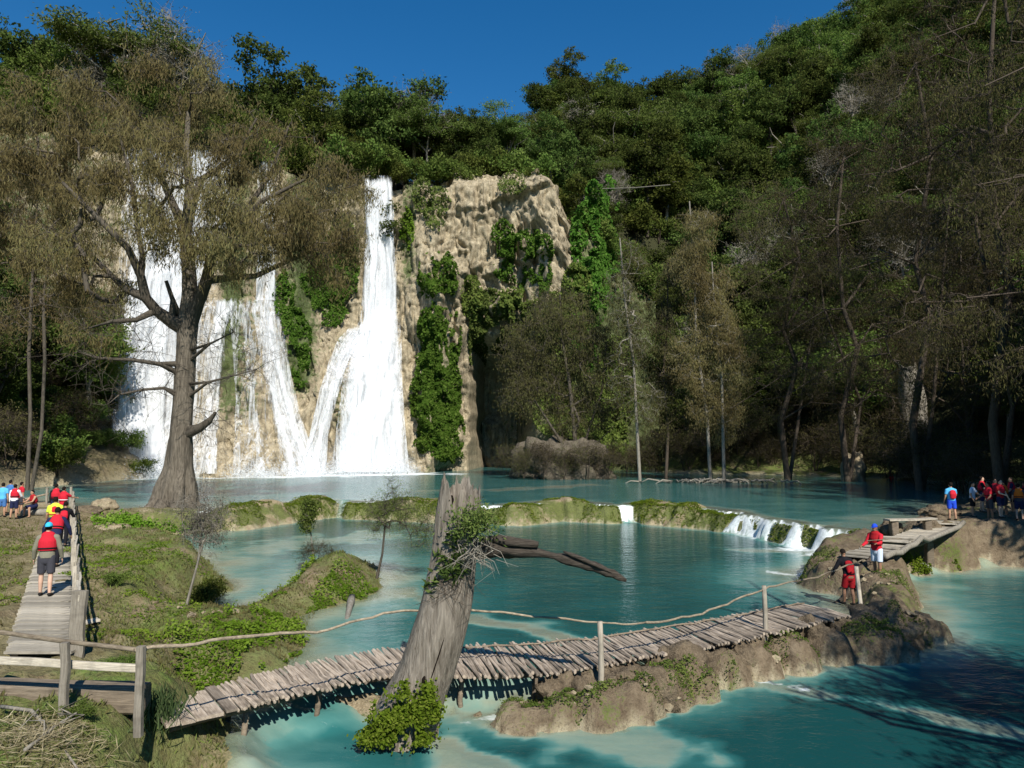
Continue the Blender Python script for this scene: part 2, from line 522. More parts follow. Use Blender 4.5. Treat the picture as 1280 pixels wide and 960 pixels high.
def cliff_y(x, z, detail=True):
    """distance of the rock face, by place along it and height"""
    x = np.asarray(x, float); z = np.asarray(z, float)
    y = np.interp(x, CL_X, CL_Y)
    zz = np.clip(z, 0, None)
    off = 0.03 * (44 - zz)
    # travertine aprons under the falls
    a1 = np.clip(1 - zz / 21.0, 0, 1) ** 0.55
    off = off + 6.5 * a1 * g2(x, cx(452, 103), 3.2 + 4.0 * a1)
    a2 = np.clip(1 - zz / 24.0, 0, 1) ** 0.6
    off = off + 7.0 * a2 * g2(x, cx(318, 97), 3.5 + 4.2 * a2)
    a3 = np.clip(1 - zz / 30.0, 0, 1) ** 0.8
    off = off + 4.0 * a3 * g2(x, cx(170, 92), 6)
    off = off + 2.5 * np.clip(1 - zz / 7.0, 0, 1) * g2(x, cx(330, 97), 5)
    # the big bare bulge and the dark hollow beneath it
    off = off + 5.0 * ss(10, 26, zz) * g2(x, cx(640, 106), 10.5) + 2.2 * g2(zz, 41, 5) * g2(x, cx(665, 106), 6.5)
    off = off + 3.0 * g2(x, cx(545, 106), 2.6) * ss(40, 26, zz)
    cave = ss(21, 17, zz + .25 * np.abs(x - cx(618, 108))) * ss(-6.6, -4.9, x) * ss(3.4, 1.4, x)
    off = off - 17.0 * cave
    off = off + 4.5 * ss(9, 5, zz) * g2(x, cx(700, 104), 5.0)
    # cleft behind each fall's upper drop
    off = off - 2.2 * ss(20, 26, zz) * (g2(x, cx(472, 105), 2.6) + g2(x, cx(410, 103), 4.0))
    off = off - 2.5 * g2(zz, 12, 4.5) * g2(x, cx(103, 90), 3.0)
    if detail:
        off = off + 1.5 * fbm(x * .16, zz * .09, 3.1, 3, 5) + 0.75 * fbm(x * .55, zz * .28, 1.0, 4, 9)
        sh = fbm(x * .22, zz * .33, 7.0, 3, 31)
        off = off + 1.7 * ss(.05, .35, sh) * g2(x, cx(650, 106), 12) * ss(18, 26, zz)
        rid = 1 - np.abs(fbm(x * .7, zz * .12, 2.0, 3, 51))
        off = off + 0.9 * rid
        off = off + .45 * (1 - np.abs(fbm(x * 1.6, zz * .22, 4.0, 2, 57))) - .5 * ss(.12, 0, np.abs(fbm(x * .5, zz * .35, 9.0, 3, 58))) + .22 * fbm(x * 2.2, zz * 1.6, 2.0, 2, 59)
    return y - off


def C(px, py):
    """where the line of sight meets the rock face"""
    px = np.asarray(px, float); py = np.asarray(py, float)
    u, v = (px - 640) / F, (480 - py) / F
    dy, dz = CT - v * ST, ST + v * CT
    Y = np.full(np.shape(px), 104.0)
    for _ in range(12):
        Y = 0.5 * Y + 0.5 * cliff_y(u / dy * Y, CAMZ + dz / dy * Y)
    return np.stack([u / dy * Y, Y, CAMZ + dz / dy * Y], -1)


def water_level(x, y):
    n = 0.35 * fbm(x * .9, y * .9, 0, 3, 3)
    u = sd_poly(x, y, UPPER) + n
    l = sd_poly(x, y, LOWER) + n * .8
    return ZM + (ZU - ZM) * ss(-.75, -.05, u) + (ZL - ZM) * ss(-.3, .5, l) * (1 - ss(-.75, -.05, u))


def terrain(x, y, full=False):
    x = np.asarray(x, float); y = np.asarray(y, float)
    sl = sd_poly(x, y, LEFT) + .28 * fbm(x * .7, y * .7, 0, 3, 11)
    sr = sd_poly(x, y, RIGHT) + .3 * fbm(x * .6, y * .6, 0, 3, 12)
    wl = water_level(x, y)
    land = np.maximum(sl, sr)
    wob = .5 * fbm(x * .35, y * .35, 0, 3, 22)
    bed = wl - np.clip(.12 + .45 * (-land) + wob * .5, .12, 2.4)
    for line, w, dep in SHOALS:
        d, _ = seg_dist(x, y, line)
        s = ss(w * 1.15, w * .25, d + .5 * w * fbm(x * .8, y * .8, 0, 3, 40))
        bed = np.maximum(bed, wl - dep - (1 - s) * 2.6)
    n1 = fbm(x * .5, y * .5, 0, 4, 1)
    n2 = fbm(x * 2.1, y * 2.1, 0, 4, 2)
    # left bank
    pen = ss(-11.5, -8.5, x) * ss(14.5, 17.5, y)
    top = .12 + .10 * n1 * (1 - pen) - .62 * pen + .05 * n2
    top = top - .35 * ss(-7.5, -4.5, x) * ss(16, 11, y) * ss(12.6, 9.5, y) + .0 * x
    mx, my = G(445, 722, -.6)[:2]
    top = top + .75 * g2(np.hypot(x - mx, (y - my - 1.0)), 0, 1.9) * pen
    bx, by = G(255, 712, -.3)[:2]
    top = top + .12 * g2(np.hypot(x - bx, y - by), 0, 1.6)
    edge = np.minimum(wl - .05, ZM + .0) * (1 - ss(.5, -.5, sl * 0 + (ZU - wl))) + (wl - .05) * ss(.5, -.5, sl * 0 + (ZU - wl))
    edge = wl - .04
    zl = np.where(sl > 0, edge + (top - edge) * ss(0, 1.0, sl / 1.7) , edge + sl * 1.1)
    # right bank, rising into the wooded hillside
    topr = np.interp(y, [15, 21, 23.5, 26, 30, 34, 60], [-.66, -.58, -.42, -.15, .3, .4, .5]) + .10 * n1 + .07 * n2
    zr = np.where(sr > 0, edge + (topr - edge) * ss(0, .8, sr), edge + sr * 1.3)
    # travertine dam
    dd, dp = seg_dist(x, y, DAM)
    cr = .05 + .24 * vn(dp * 1.7, 0, 0, 71) + .16 * n1
    gap = 0
    for pos, w, dep in ((12.35, .3, .32), (15.9, .55, .30), (17.2, .6, .34), (18.0, .4, .3), (9.2, .2, .2), (6.4, .14, .25)):
        gap = gap + g2(dp, pos, w)
    gap = np.clip(gap, 0, 1)
    cr = np.maximum(cr - .32 * gap, -.10 - .15 * gap)
    zd = cr - (1.15 + 1.6 * gap) * np.clip(dd - .75 * (1 - .75 * gap) + .25 * n2 * (1 - gap), 0, None) - .12 * np.clip(dd - .2, 0, None)
    rd, rp = seg_dist(x, y, RIDGE)
    crr = np.interp(rp, [0, 1, 2, 3, 4, 6, 9], [-1.8, -1.75, -1.6, -1.45, -1.38, -1.3, -1.1]) + .2 * n1 + .12 * n2
    zri = crr - 1.0 * np.clip(rd - .6, 0, None)
    z = np.maximum.reduce([bed, zl, zr, zd, zri])
    rockm = np.maximum(ss(-.25, .05, zd - z + .02), ss(-.25, .05, zri - z + .02))
    for bx_, by_, br, bh in BOULDERS:
        q = np.hypot(x - bx_, (y - by_) * 1.15) / (br * (1 + .28 * n1 + .16 * n2))
        zb = -2.2 + (bh + 2.2 + .08 * n2) * np.clip(1 - q ** 3.2, 0, 1) ** .45
        rockm = np.where((q < 1) & (zb > z - .02), 1, rockm)
        z = np.where(q < 1, np.maximum(z, zb), z)
    crust = np.maximum(rockm, ss(-.3, .2, sr) * ss(30, 24, y)) * ss(8, 11, y) * ss(34, 26, y)
    z = z + crust * (.10 * np.abs(fbm(x * 1.6, y * 1.6, 0, 3, 81)) + .07 * fbm(x * 4.5, y * 4.5, 0, 3, 82) - .14 * ss(.14, 0, np.abs(fbm(x * 1.1, y * 1.1, 0, 2, 83))))
    # hills
    hr = np.clip(sr - 10 * ss(60, 20, y) - 3, 0, None)
    hill_r = 1.28 * np.minimum(hr, 100 - .35 * np.clip(y - 120, 0, 60)) * ss(-20, 5, y + 25) * (1 - .35 * ss(60, 110, hr))
    hill_r = hill_r + .06 * hr * n1 * 2
    cy = np.interp(x, CL_X, CL_Y)
    back = y - cy - 4.0 - 14.0 * g2(x, cx(618, 108), 7.5)
    hill_b = np.where(back > 0, np.minimum(hill_top(x) - 1.5, np.where(x > 6, 4 + back * (1.6 + .3 * ss(14, 30, x)), back * 18)) + (.42 + .5 * ss(2, 12, x)) * np.clip(back - 2, 0, 52), -99)
    dl = np.clip(-44 - x + .12 * (y - 74) * (y > 74), 0, None) + 1.5 * n1 * (x < -46)
    hill_l = np.where((y > 48) & (dl > 0), .5 + .95 * np.minimum(dl, 46) * ss(48, 60, y), -99)
    hill_bk = 14 * ss(-6, -40, y) * ss(4, 30, x)
    z = np.maximum.reduce([z, np.where(sr > 3, zr + hill_r, -99), hill_b, hill_l, np.where(y < -6, hill_bk + .1, -99)])
    z = z + (.045 * n2 + .03 * fbm(x * 6, y * 6, 0, 2, 33)) * ss(0, .3, land) * (y < 60)
    if not full:
        return z
    rock = np.clip(np.maximum(rockm, ss(9, 2, sr) * (sr > -1.5) * ss(60, 40, y)), 0, 1)
    under = ss(.02, -.12, z - wl)
    rock = np.maximum(rock, under)
    slope_edge = ss(1.0, .1, sl) * (sl > -.5)
    wood = ss(1.0, 3.0, z) * (y > 40) * (1 - .6 * (x < -40) * (y < 95)) + ss(5, 12, sr) * 1.0
    return z, wl, rock, np.clip(wood, 0, 1), slope_edge, sl, sr, dd, under


def axis(stops):
    out = []
    for (a, b, st) in stops:
        out.append(np.arange(a, b, st))
    return np.concatenate(out + [[stops[-1][1]]])


gx = axis([(-900, -200, 70), (-200, -60, 5), (-60, -26, 1.0), (-26, -14, .28), (-14, 13, .15), (13, 24, .24), (24, 50, .8), (50, 200, 5), (200, 900, 70)])
gy = axis([(-400, -40, 40), (-40, 5, 3), (5, 11, .3), (11, 19, .13), (19, 30, .17), (30, 50, .22), (50, 70, .8), (70, 130, 1.6), (130, 220, 6), (220, 1500, 80)])
X, Y = np.meshgrid(gx, gy)
Z, WL, ROCK, WOOD, EDGE, SL, SR, DD, UNDER = terrain(X, Y, True)
nxg, nyg = len(gx), len(gy)


def grid_faces(ny, nx, mask=None):
    i = np.arange(ny - 1)[:, None] * nx + np.arange(nx - 1)[None]
    q = np.stack([i, i + 1, i + 1 + nx, i + nx], -1)
    if mask is not None: q = q[mask]
    return q.reshape(-1, 4)


# ground
m, nt, out = new_mat('ground')
b = NB(nt)
co = b.coord()
f1 = b.noise(.55, 6, .6, co, .3)
f2 = b.noise(3.2, 7, .65, co, .2)
f3 = b.noise(16, 4, .7, co)
grass = b.ramp(f2, [(.3, (.11, .095, .04)), (.46, (.14, .155, .048)), (.64, (.13, .195, .04))])
soil = b.ramp(f2, [(.3, (.16, .115, .065)), (.7, (.30, .235, .15))])
col = b.mix(b.ramp(b.math('ADD', f1, b.math('MULTIPLY', b.math('SUBTRACT', f3, .5), .35)), [(.50, 0.), (.68, 1.)]), grass, soil)
worn = b.attr('path')
col = b.mix(b.math('MULTIPLY', worn, b.ramp(f2, [(.3, .5), (.6, 1.)])), col, soil)
trav = b.ramp(b.noise(1.6, 7, .62, co, .5), [(.3, (.22, .165, .10)), (.55, (.36, .29, .185)), (.75, (.50, .43, .30))])
mossc = b.ramp(f3, [(.3, (.04, .065, .011)), (.7, (.13, .17, .032))])
dark = b.attr('brown')
trav = b.mix(dark, trav, b.ramp(f2, [(.3, (.10, .072, .045)), (.7, (.25, .195, .13))]))
trav = b.mix(b.ramp(b.math('ADD', b.math('ADD', f1, b.math('MULTIPLY', f2, .6)), b.math('ADD', b.math('MULTIPLY', b.attr('mossy'), .3), b.math('MULTIPLY', b.math('SUBTRACT', f3, .5), .7))), [(.86, 0.), (1.02, .85)]), trav, mossc)
wet = b.attr('under')
bed = b.ramp(f2, [(.3, (.42, .36, .22)), (.7, (.60, .55, .40))])
col = b.mix(b.attr('rock'), col, trav)
col = b.mix(wet, col, bed)
litter = b.ramp(f2, [(.3, (.018, .022, .009)), (.7, (.05, .052, .022))])
col = b.mix(b.attr('wood'), col, litter)
hgt = b.math('ADD', b.math('MULTIPLY', f2, 1.0), b.math('MULTIPLY', f3, .5))
col = b.mix(b.ramp(f3, [(.36, .5), (.5, 0.)]), col, (.05, .038, .022))
b.l(b.bsdf(col, .92, b.bump(hgt, .9, .12), .15), out.inputs[0])
M['ground'] = m
path_line = [G(50, 812, .15)[:2], G(72, 650, .15)[:2]]
pd, _ = seg_dist(X, Y, path_line)
PATH = np.clip(ss(2.6, .8, pd) * .8 + ss(-18, -24, X) * ss(26, 32, Y) * .9, 0, 1) + ss(.2, .0, np.abs(SL - .6) - .5) * .3
BROWN = ss(8.5, 9.5, X * 0 + np.maximum(np.where((SR > -2), 12, 0), np.where(Y < 24, 12, 0))) * ss(-3, 1.5, X)
me = mesh_np('ground', np.stack([X, Y, Z], -1).reshape(-1, 3), [grid_faces(nyg, nxg)], [M['ground']],
             {'rock': ROCK, 'wood': WOOD, 'under': UNDER, 'path': np.clip(PATH, 0, 1), 'brown': BROWN, 'mossy': ss(2.4, .6, DD) * ss(.35, -.1, Z)}, smooth=True)
tag(link('ground', me), 'grassy banks, travertine dams and stream bed under the wooded hills', None, None, 'structure')

# water: one sheet stepping down over the dams
wx = axis([(-60, -26, .8), (-26, -14, .28), (-14, 13, .16), (13, 24, .24), (24, 80, 1.0)])
wy = axis([(-40, 5, 4), (5, 11, .3), (11, 19, .14), (19, 30, .18), (30, 50, .2), (50, 124, 1.0)])
XW, YW = np.meshgrid(wx, wy)
ZW = water_level(XW, YW)
TZ = terrain(XW, YW)
depth = ZW - TZ
gyy, gxx = np.gradient(ZW)
sl_ = np.hypot(gyy / np.gradient(wy)[:, None], gxx / np.gradient(wx)[None])
foam = ss(.12, .9, sl_) * np.where(ZW > -1.08, .9, .38)
# white water running out below the steps
dU, pU = seg_dist(XW, YW, DAM)
below = (ZW < -.5)
for pos, w, reach in ((12.35, .3, 1.8), (16.0, .55, 2.6), (17.2, .55, 5.0), (18.0, .5, 5.0)):
    foam = np.maximum(foam, below * g2(pU, pos, w) * ss(reach, .3, dU) * (.8 + .4 * fbm(XW * 1.5, YW * 1.5, 0, 3, 8)))
for (a, w) in ((curve([(915, 850, ZL), (960, 853, ZL), (1010, 862, ZL)]), .3), (curve([(600, 905, ZL), (650, 900, ZL)]), .45), (curve([(300, 900, ZL), (370, 892, ZL), (430, 888, ZL)]), .5), (curve([(960, 715, ZM), (1000, 720, ZM), (1020, 708, ZM)]), .5)):
    d_, _ = seg_dist(XW, YW, a)
    foam = np.maximum(foam, ss(w, 0, d_ + .25 * fbm(XW * 2, YW * 2, 0, 3, 6)) * .75)
fd, _ = seg_dist(XW, YW, [(cx(135, 86), 85.5), (cx(240, 88), 86.5), (cx(390, 92), 91), (cx(515, 96), 96)])
foam = np.maximum(foam, ss(9, 1, fd + 2.5 * fbm(XW * .4, YW * .4, 0, 3, 5)))
chop = ss(30, 5, np.hypot(XW + 30, YW - 62)) + .15
mask = ((depth[:-1, :-1] > -.35) | (depth[1:, 1:] > -.35) | (depth[1:, :-1] > -.35) | (depth[:-1, 1:] > -.35))
m, nt, out = new_mat('water')
b = NB(nt)
co = b.coord((1, 1.6, 1))
rip = b.math('ADD', b.math('MULTIPLY', b.noise(1.5, 5, .6, co, .3), 1.0), b.math('MULTIPLY', b.noise(5.5, 3, .6, co), .25))
nrm = b.n('ShaderNodeBump', ins={'Distance': .12})
b.l(rip, nrm.inputs['Height'])
b.l(b.math('ADD', b.math('MULTIPLY', b.attr('chop'), .6), .22), nrm.inputs['Strength'])
dp = b.attr('depth')
swirl = b.noise(.35, 5, .6, b.coord((1, 1.8, 1)), .6)
dcol = b.ramp(b.math('ADD', b.math('MULTIPLY', dp, .36), b.math('MULTIPLY', b.math('SUBTRACT', swirl, .5), .5)),
              [(0.0, (.36, .39, .29)), (.13, (.23, .325, .265)), (.29, (.085, .22, .20)), (.48, (.024, .125, .122)), (.95, (.007, .058, .060))])
al = b.math('SUBTRACT', 1.0, b.math('MULTIPLY', .75, b.math('POWER', 2.718, b.math('MULTIPLY', dp, -3.5))), True)
dif = b.n('ShaderNodeBsdfDiffuse', ins={'Color': dcol})
tr = b.n('ShaderNodeBsdfTransparent', ins={'Color': (.82, .95, .93, 1)})
body = b.n('ShaderNodeMixShader', ins={0: al, 1: tr.outputs[0], 2: dif.outputs[0]})
gl = b.n('ShaderNodeBsdfGlossy', ins={'Roughness': .07, 'Normal': nrm.outputs[0]})
fr = b.n('ShaderNodeFresnel', ins={'IOR': 1.2, 'Normal': nrm.outputs[0]})
wat = b.n('ShaderNodeMixShader', ins={0: fr.outputs[0], 1: body.outputs[0], 2: gl.outputs[0]})
fo = b.math('ADD', b.attr('foam'), b.math('MULTIPLY', b.math('SUBTRACT', b.noise(4.5, 6, .7, co, .5), .5), 1.1))
fo = b.math('MULTIPLY', b.ramp(fo, [(.45, 0.), (1.05, .9)]), b.math('GREATER_THAN', b.attr('foam'), .02))
fd_ = b.n('ShaderNodeBsdfDiffuse', ins={'Color': (.82, .86, .86, 1)})
fin = b.n('ShaderNodeMixShader', ins={0: fo, 1: wat.outputs[0], 2: fd_.outputs[0]})
b.l(fin.outputs[0], out.inputs[0])
M['water'] = m
me = mesh_np('water', np.stack([XW, YW, ZW], -1).reshape(-1, 3), [grid_faces(len(wy), len(wx), mask)], [m],
             {'depth': np.clip(depth, 0, 3) * np.where(ZW > -.4, .45, np.where(ZW < -1.42, 1.4, 1.0)), 'foam': np.clip(foam, 0, 1), 'chop': chop}, smooth=True)
tag(link('water', me), 'milky turquoise pools stepping down over travertine dams', None, None, 'structure')

# rock face
sx = np.linspace(-84, 24, 560)
sz = np.linspace(0, 1, 210)
SX, SZ = np.meshgrid(sx, sz)
top_ = cliff_top(SX) + 1.2 * fbm(SX * .25, 0, 0, 3, 77)
ZC = -2.5 + SZ * (top_ + 2.5)
YC = cliff_y(SX, ZC)
round_ = ss(.93, 1.0, SZ)
YC = YC + round_ * 3.5
XC = SX + .5 * fbm(SX * .4, ZC * .4, 5.0, 2, 15)
cap_y = np.array([2.5, 6, 11, 17, 24])
YC = np.concatenate([YC, YC[-1:] + cap_y[:, None]]); XC = np.concatenate([XC, np.repeat(XC[-1:], 5, 0)]); ZC = np.concatenate([ZC, np.repeat(ZC[-1:], 5, 0) + .12 * cap_y[:, None] - .4])
pxc = 640 + F * XC / YC
moss = .18 + .35 * ss(150, 60, pxc) + .55 * g2(pxc, 375, 24) * ss(8, 14, ZC) + .35 * g2(pxc, 285, 12) * ss(6, 12, ZC) + .5 * ss(655, 700, pxc) * ss(30, 18, ZC) + .4 * ss(700, 740, pxc) + .3 * g2(pxc, 545, 30) * ss(30, 15, ZC) + .42 * g2(pxc, 508, 12) * ss(25, 30, ZC) \
    + .35 * g2(pxc, 425, 12) * ss(3, 7, ZC) * ss(24, 18, ZC) + .25 * g2(pxc, 650, 40) * ss(36, 26, ZC) - .3 * g2(pxc, 640, 45) * ss(34, 40, ZC) + .3 * g2(pxc, 300, 45) * ss(3, 9, ZC) + .2 * g2(pxc, 130, 22) - .3 * g2(pxc, 520, 14) * ss(20, 10, ZC)
me = mesh_np('cliff', np.stack([XC, YC, ZC], -1).reshape(-1, 3), [grid_faces(215, 560)[:, ::-1]], [M['cliff']], {'moss': moss}, smooth=True)
tag(link('cliff', me), 'tan travertine cliff with overhangs behind the waterfalls', None, None, 'structure')

# ------------------------------------------------------------------ waterfalls
m, nt, out = new_mat('falling_water')
b = NB(nt)
co = b.coord((1.7, 1.2, .11))
st = b.noise(1.6, 6, .68, co, .35)
dr = b.noise(2.4, 5, .7, b.coord((1.6, 1.6, .8)))
a_ = b.math('ADD', b.math('ADD', b.attr('dens'), b.math('MULTIPLY', b.math('SUBTRACT', st, .5), 1.9)), b.math('MULTIPLY', b.math('SUBTRACT', dr, .5), .9))
al = b.ramp(a_, [(.12, 0.), (.5, .55), (.95, 1.)])
d = b.n('ShaderNodeBsdfDiffuse', ins={'Color': (.86, .88, .9, 1)})
t = b.n('ShaderNodeBsdfTranslucent', ins={'Color': (.86, .88, .9, 1)})
mx = b.n('ShaderNodeMixShader', ins={0: .3, 1: d.outputs[0], 2: t.outputs[0]})
tr = b.n('ShaderNodeBsdfTransparent')
fin = b.n('ShaderNodeMixShader', ins={0: al, 1: tr.outputs[0], 2: mx.outputs[0]})
b.l(fin.outputs[0], out.inputs[0])
M['fall'] = m


def fall(parent_loc, edges, name, parent, lift, seed, nu=46, nv=120, dens=.9, mid=0.0):
    """edges: rows (py, px_left, px_right, density) from the lip down, laid against the rock face"""
    E = np.array(edges, float)
    py = np.linspace(E[0, 0], E[-1, 0], nv)
    pl, pr, dn = [np.interp(py, E[:, 0], E[:, i]) for i in (1, 2, 3)]
    U = np.linspace(0, 1, nu)
    PX = pl[:, None] + (pr - pl)[:, None] * U[None]
    PX = PX + 5.0 * fbm(U[None] * 3 + seed, py[:, None] * .012, 0, 3, seed) * np.sin(U * np.pi)[None] ** .3
    PYY = np.broadcast_to(py[:, None], PX.shape)
    P = C(PX, PYY)
    # water leaves the rock: never recedes on the way down, and keeps clear of it
    Yf = np.minimum.accumulate(P[..., 1], axis=0)
    ker = 5
    Yf = np.stack([np.convolve(np.pad(Yf[:, i], ker, mode='edge'), np.ones(2 * ker + 1) / (2 * ker + 1), 'valid') for i in range(nu)], 1)
    Yf = np.minimum(Yf, P[..., 1]) - lift - .35 * np.abs(fbm(U[None] * 9 + seed, py[:, None] * .02, 0, 3, seed + 3))
    u_, v_ = (PX - 640) / F, (480 - PYY) / F
    dy, dz = CT - v_ * ST, ST + v_ * CT
    P = np.stack([u_ / dy * Yf, Yf, CAMZ + dz / dy * Yf], -1)
    P[..., 2] = np.maximum(P[..., 2], -.25)
    ed = np.minimum(U, 1 - U)
    D = dn[:, None] * dens * (0.15 + .85 * ss(0, .16, ed))[None] + .25 * fbm(U[None] * 5 + seed, py[:, None] * .006, 0, 2, seed + 9)
    tpf = ss(0, .03, np.linspace(0, 1, nv))[:, None]
    me = mesh_np(name, P.reshape(-1, 3) - np.asarray(parent_loc), [grid_faces(nv, nu)], [M['fall']], {'dens': D * tpf}, smooth=True)
    return link(name, me, parent)


def waterfall(label, base, layers):
    loc = G(base[0], base[1], 0)
    w = empty('waterfall', loc, label, 'waterfall')
    for i, (edges, lift, dens) in enumerate(layers):
        fall(loc, edges, 'water_curtain', w, lift, 3 + i * 7 + int(base[0]), dens=dens)


R_MAIN = [(219, 453, 490, .75), (235, 455, 491, .85), (330, 457, 496, .8), (400, 450, 500, .95), (425, 436, 502, 1.05), (480, 428, 503, 1.1), (540, 420, 507, 1.15), (590, 414, 512, 1.2)]
R_LEFT = [(408, 440, 462, .8), (425, 424, 450, .75), (450, 412, 436, .7), (500, 398, 420, .7), (545, 388, 410, .75), (592, 372, 408, .95)]
waterfall('tall white waterfall dropping in a narrow column then fanning over an apron', (462, 590),
          [(R_MAIN, .35, .85), (R_MAIN, .9, .66), ([(p, a + 8, b_ - 6, d_) for p, a, b_, d_ in R_MAIN[3:]], 1.3, .8), (R_LEFT, .3, .8), (R_LEFT, .7, .6)])
V1 = [(372, 262, 300, .7), (420, 255, 285, .55), (500, 246, 275, .5), (592, 238, 270, .6)]
V2 = [(368, 318, 345, .85), (400, 318, 352, .8), (460, 328, 362, .72), (520, 340, 376, .75), (560, 348, 390, .85), (594, 352, 404, 1.0)]
V3 = [(372, 285, 320, .55), (430, 290, 326, .42), (500, 296, 340, .42), (594, 290, 352, .5)]
V4 = [(200, 322, 344, .5), (280, 322, 348, .6), (375, 318, 346, .75)]
waterfall('thin white veils of water sliding down a yellowish green apron', (320, 593),
          [(V1, .3, .8), (V2, .3, .74), (V2, .7, .56), (V3, .25, .7), (V4, .4, .8)])
L1 = [(182, 160, 300, .55), (260, 152, 300, .6), (330, 148, 275, .62), (400, 142, 262, .7), (480, 137, 252, .8), (560, 134, 246, .9), (600, 130, 244, 1.1)]
waterfall('broad white waterfall falling as a wide curtain behind the big cypress', (190, 600),
          [(L1, .4, .78), (L1, .9, .6), ([(p, a + 6, a + 75, d_ + .1) for p, a, b_, d_ in L1[2:]], 1.3, .85)])

# spray drifting off the feet of the falls
m, nt, out = new_mat('spray'); b = NB(nt)
d = b.n('ShaderNodeBsdfDiffuse', ins={'Color': (.88, .9, .92, 1)}); t = b.n('ShaderNodeBsdfTranslucent', ins={'Color': (.88, .9, .92, 1)})
mx = b.n('ShaderNodeMixShader', ins={0: .5, 1: d.outputs[0], 2: t.outputs[0]}); tr = b.n('ShaderNodeBsdfTransparent')
fin = b.n('ShaderNodeMixShader', ins={0: .28, 1: tr.outputs[0], 2: mx.outputs[0]}); b.l(fin.outputs[0], out.inputs[0]); M['spray'] = m
for (pa, pb_), lab, n_ in (((132, 250), 'white spray at the foot of the broad fall', 9000), ((300, 400), 'thin white spray at the foot of the veils', 4500), ((392, 520), 'white spray at the foot of the tall fall', 9000)):
    qx = RNG.uniform(pa, pb_, n_)
    Pq = C(qx, np.full(n_, 586.0))
    Pq[:, 1] -= .6 + np.abs(RNG.normal(size=n_)) * 2.2
    Pq[:, 0] += RNG.normal(size=n_) * .8
    Pq[:, 2] = np.abs(RNG.normal(size=n_)) * 1.1 * (.4 + .6 * RNG.random(n_)) + .02
    g = Geo(); g.leaves(Pq, rdir(n_), rdir(n_), .16 + .14 * RNG.random(n_), .14 + .1 * RNG.random(n_))
    o0 = Pq.mean(0) * [1, 1, 0]
    tag(link('spray', g.mesh('spray', M['spray'], o0), None, tuple(o0)), lab, None, None, 'stuff')

# mist hanging over the plunge pool
m, nt, out = new_mat('mist'); b = NB(nt)
vol = b.n('ShaderNodeVolumePrincipled', ins={'Color': (.95, .97, 1, 1), 'Density': .06, 'Anisotropy': .2})
b.l(vol.outputs[0], out.inputs['Volume']); M['mist'] = m
for px, Yc, rx, ry, rz, lab in ((188, 86, 7.5, 4.0, 5.0, 'pale mist at the foot of the broad fall'), (455, 96, 7.5, 4.0, 4.5, 'pale mist at the foot of the tall fall')):
    bm = bmesh.new(); bmesh.ops.create_icosphere(bm, subdivisions=3, radius=1.0)
    for v in bm.verts: v.co = Vector((v.co.x * rx, v.co.y * ry, max(v.co.z, -.02) * rz))
    me = bpy.data.meshes.new('mist'); bm.to_mesh(me); bm.free(); me.materials.append(m)
    tag(link('mist', me, None, (cx(px, Yc), Yc, .1)), lab, None, None, 'stuff')

# ------------------------------------------------------------------ tree maker
def lobes(rng, ls, n, shell=2.0):
    """points in a crown made of ellipsoids (cx,cy,cz,rx,ry,rz)"""
    ls = np.array(ls, float)
    w = (ls[:, 3] * ls[:, 4] * ls[:, 5]) ** .8
    k = rng.choice(len(ls), n, p=w / w.sum())
    d = rng.normal(size=(n, 3)); d /= np.linalg.norm(d, axis=1, keepdims=True)
    r = rng.random(n)[:, None] ** (1 / (1.5 + shell))
    return ls[k, :3] + d * r * ls[k, 3:]


def skeleton(rng, trunks, pts, tip=.02, ex=2.2, wig=.12, rise=.0):
    """trunks: polylines with radii; pts joined to the nearest limb. Returns nodes, parents, radii, tip ids"""
    pos, par, rmin = [], [], []
    for ti, (poly, rad) in enumerate(trunks):
        poly = np.asarray(poly, float)
        rad = np.broadcast_to(np.asarray(rad, float), (len(poly),)) if np.ndim(rad) else np.linspace(rad, rad * .35, len(poly))
        last = -1
        if ti:
            last = int(np.argmin(np.linalg.norm(np.array(pos) - poly[0], axis=1)))
        for i in range(len(poly)):
            if i == 0 and ti: continue
            pos.append(poly[i]); par.append(last); rmin.append(rad[i]); last = len(pos) - 1
    ntrunk = len(pos)
    root = np.array(pos[0])
    cen = np.mean(pos[max(0, ntrunk // 2):ntrunk], axis=0)
    order = np.argsort(np.linalg.norm(pts - cen, axis=1))
    tips = []
    cap = ntrunk + len(pts) * 3
    PA = np.zeros((cap, 3)); PA[:ntrunk] = pos
    n = ntrunk
    k0 = max(1, int(ntrunk * .0))
    for i in order:
        p = pts[i]
        d = np.linalg.norm(PA[:n] - p, axis=1)
        up = PA[:n, 2] - p[2]
        cost = d + .7 * np.clip(up, 0, None) + 3.0 * (PA[:n, 2] < root[2] + .1)
        j = int(np.argmin(cost))
        a = PA[j].copy()
        L = d[j]
        steps = 1 if L < .5 else 2 if L < 2.2 else 3
        last = j
        for s in range(1, steps + 1):
            t = s / steps
            q = a + (p - a) * t
            if s < steps:
                q = q + rng.normal(size=3) * wig * L + np.array([0, 0, rise * L * math.sin(math.pi * t)])
            PA[n] = q; par.append(last); rmin.append(0); last = n; n += 1
            if n >= cap - 3: PA = np.concatenate([PA, np.zeros((cap, 3))]); cap = len(PA)
        tips.append(last)
    P = PA[:n]
    acc = np.zeros(n)
    haschild = np.zeros(n, bool)
    for i in range(n - 1, -1, -1):
        if acc[i] == 0: acc[i] = tip ** ex
        if par[i] >= 0: acc[par[i]] += acc[i]
    r = np.maximum(acc ** (1 / ex), np.array(rmin))
    return P, np.array(par), r, np.array(tips), ntrunk


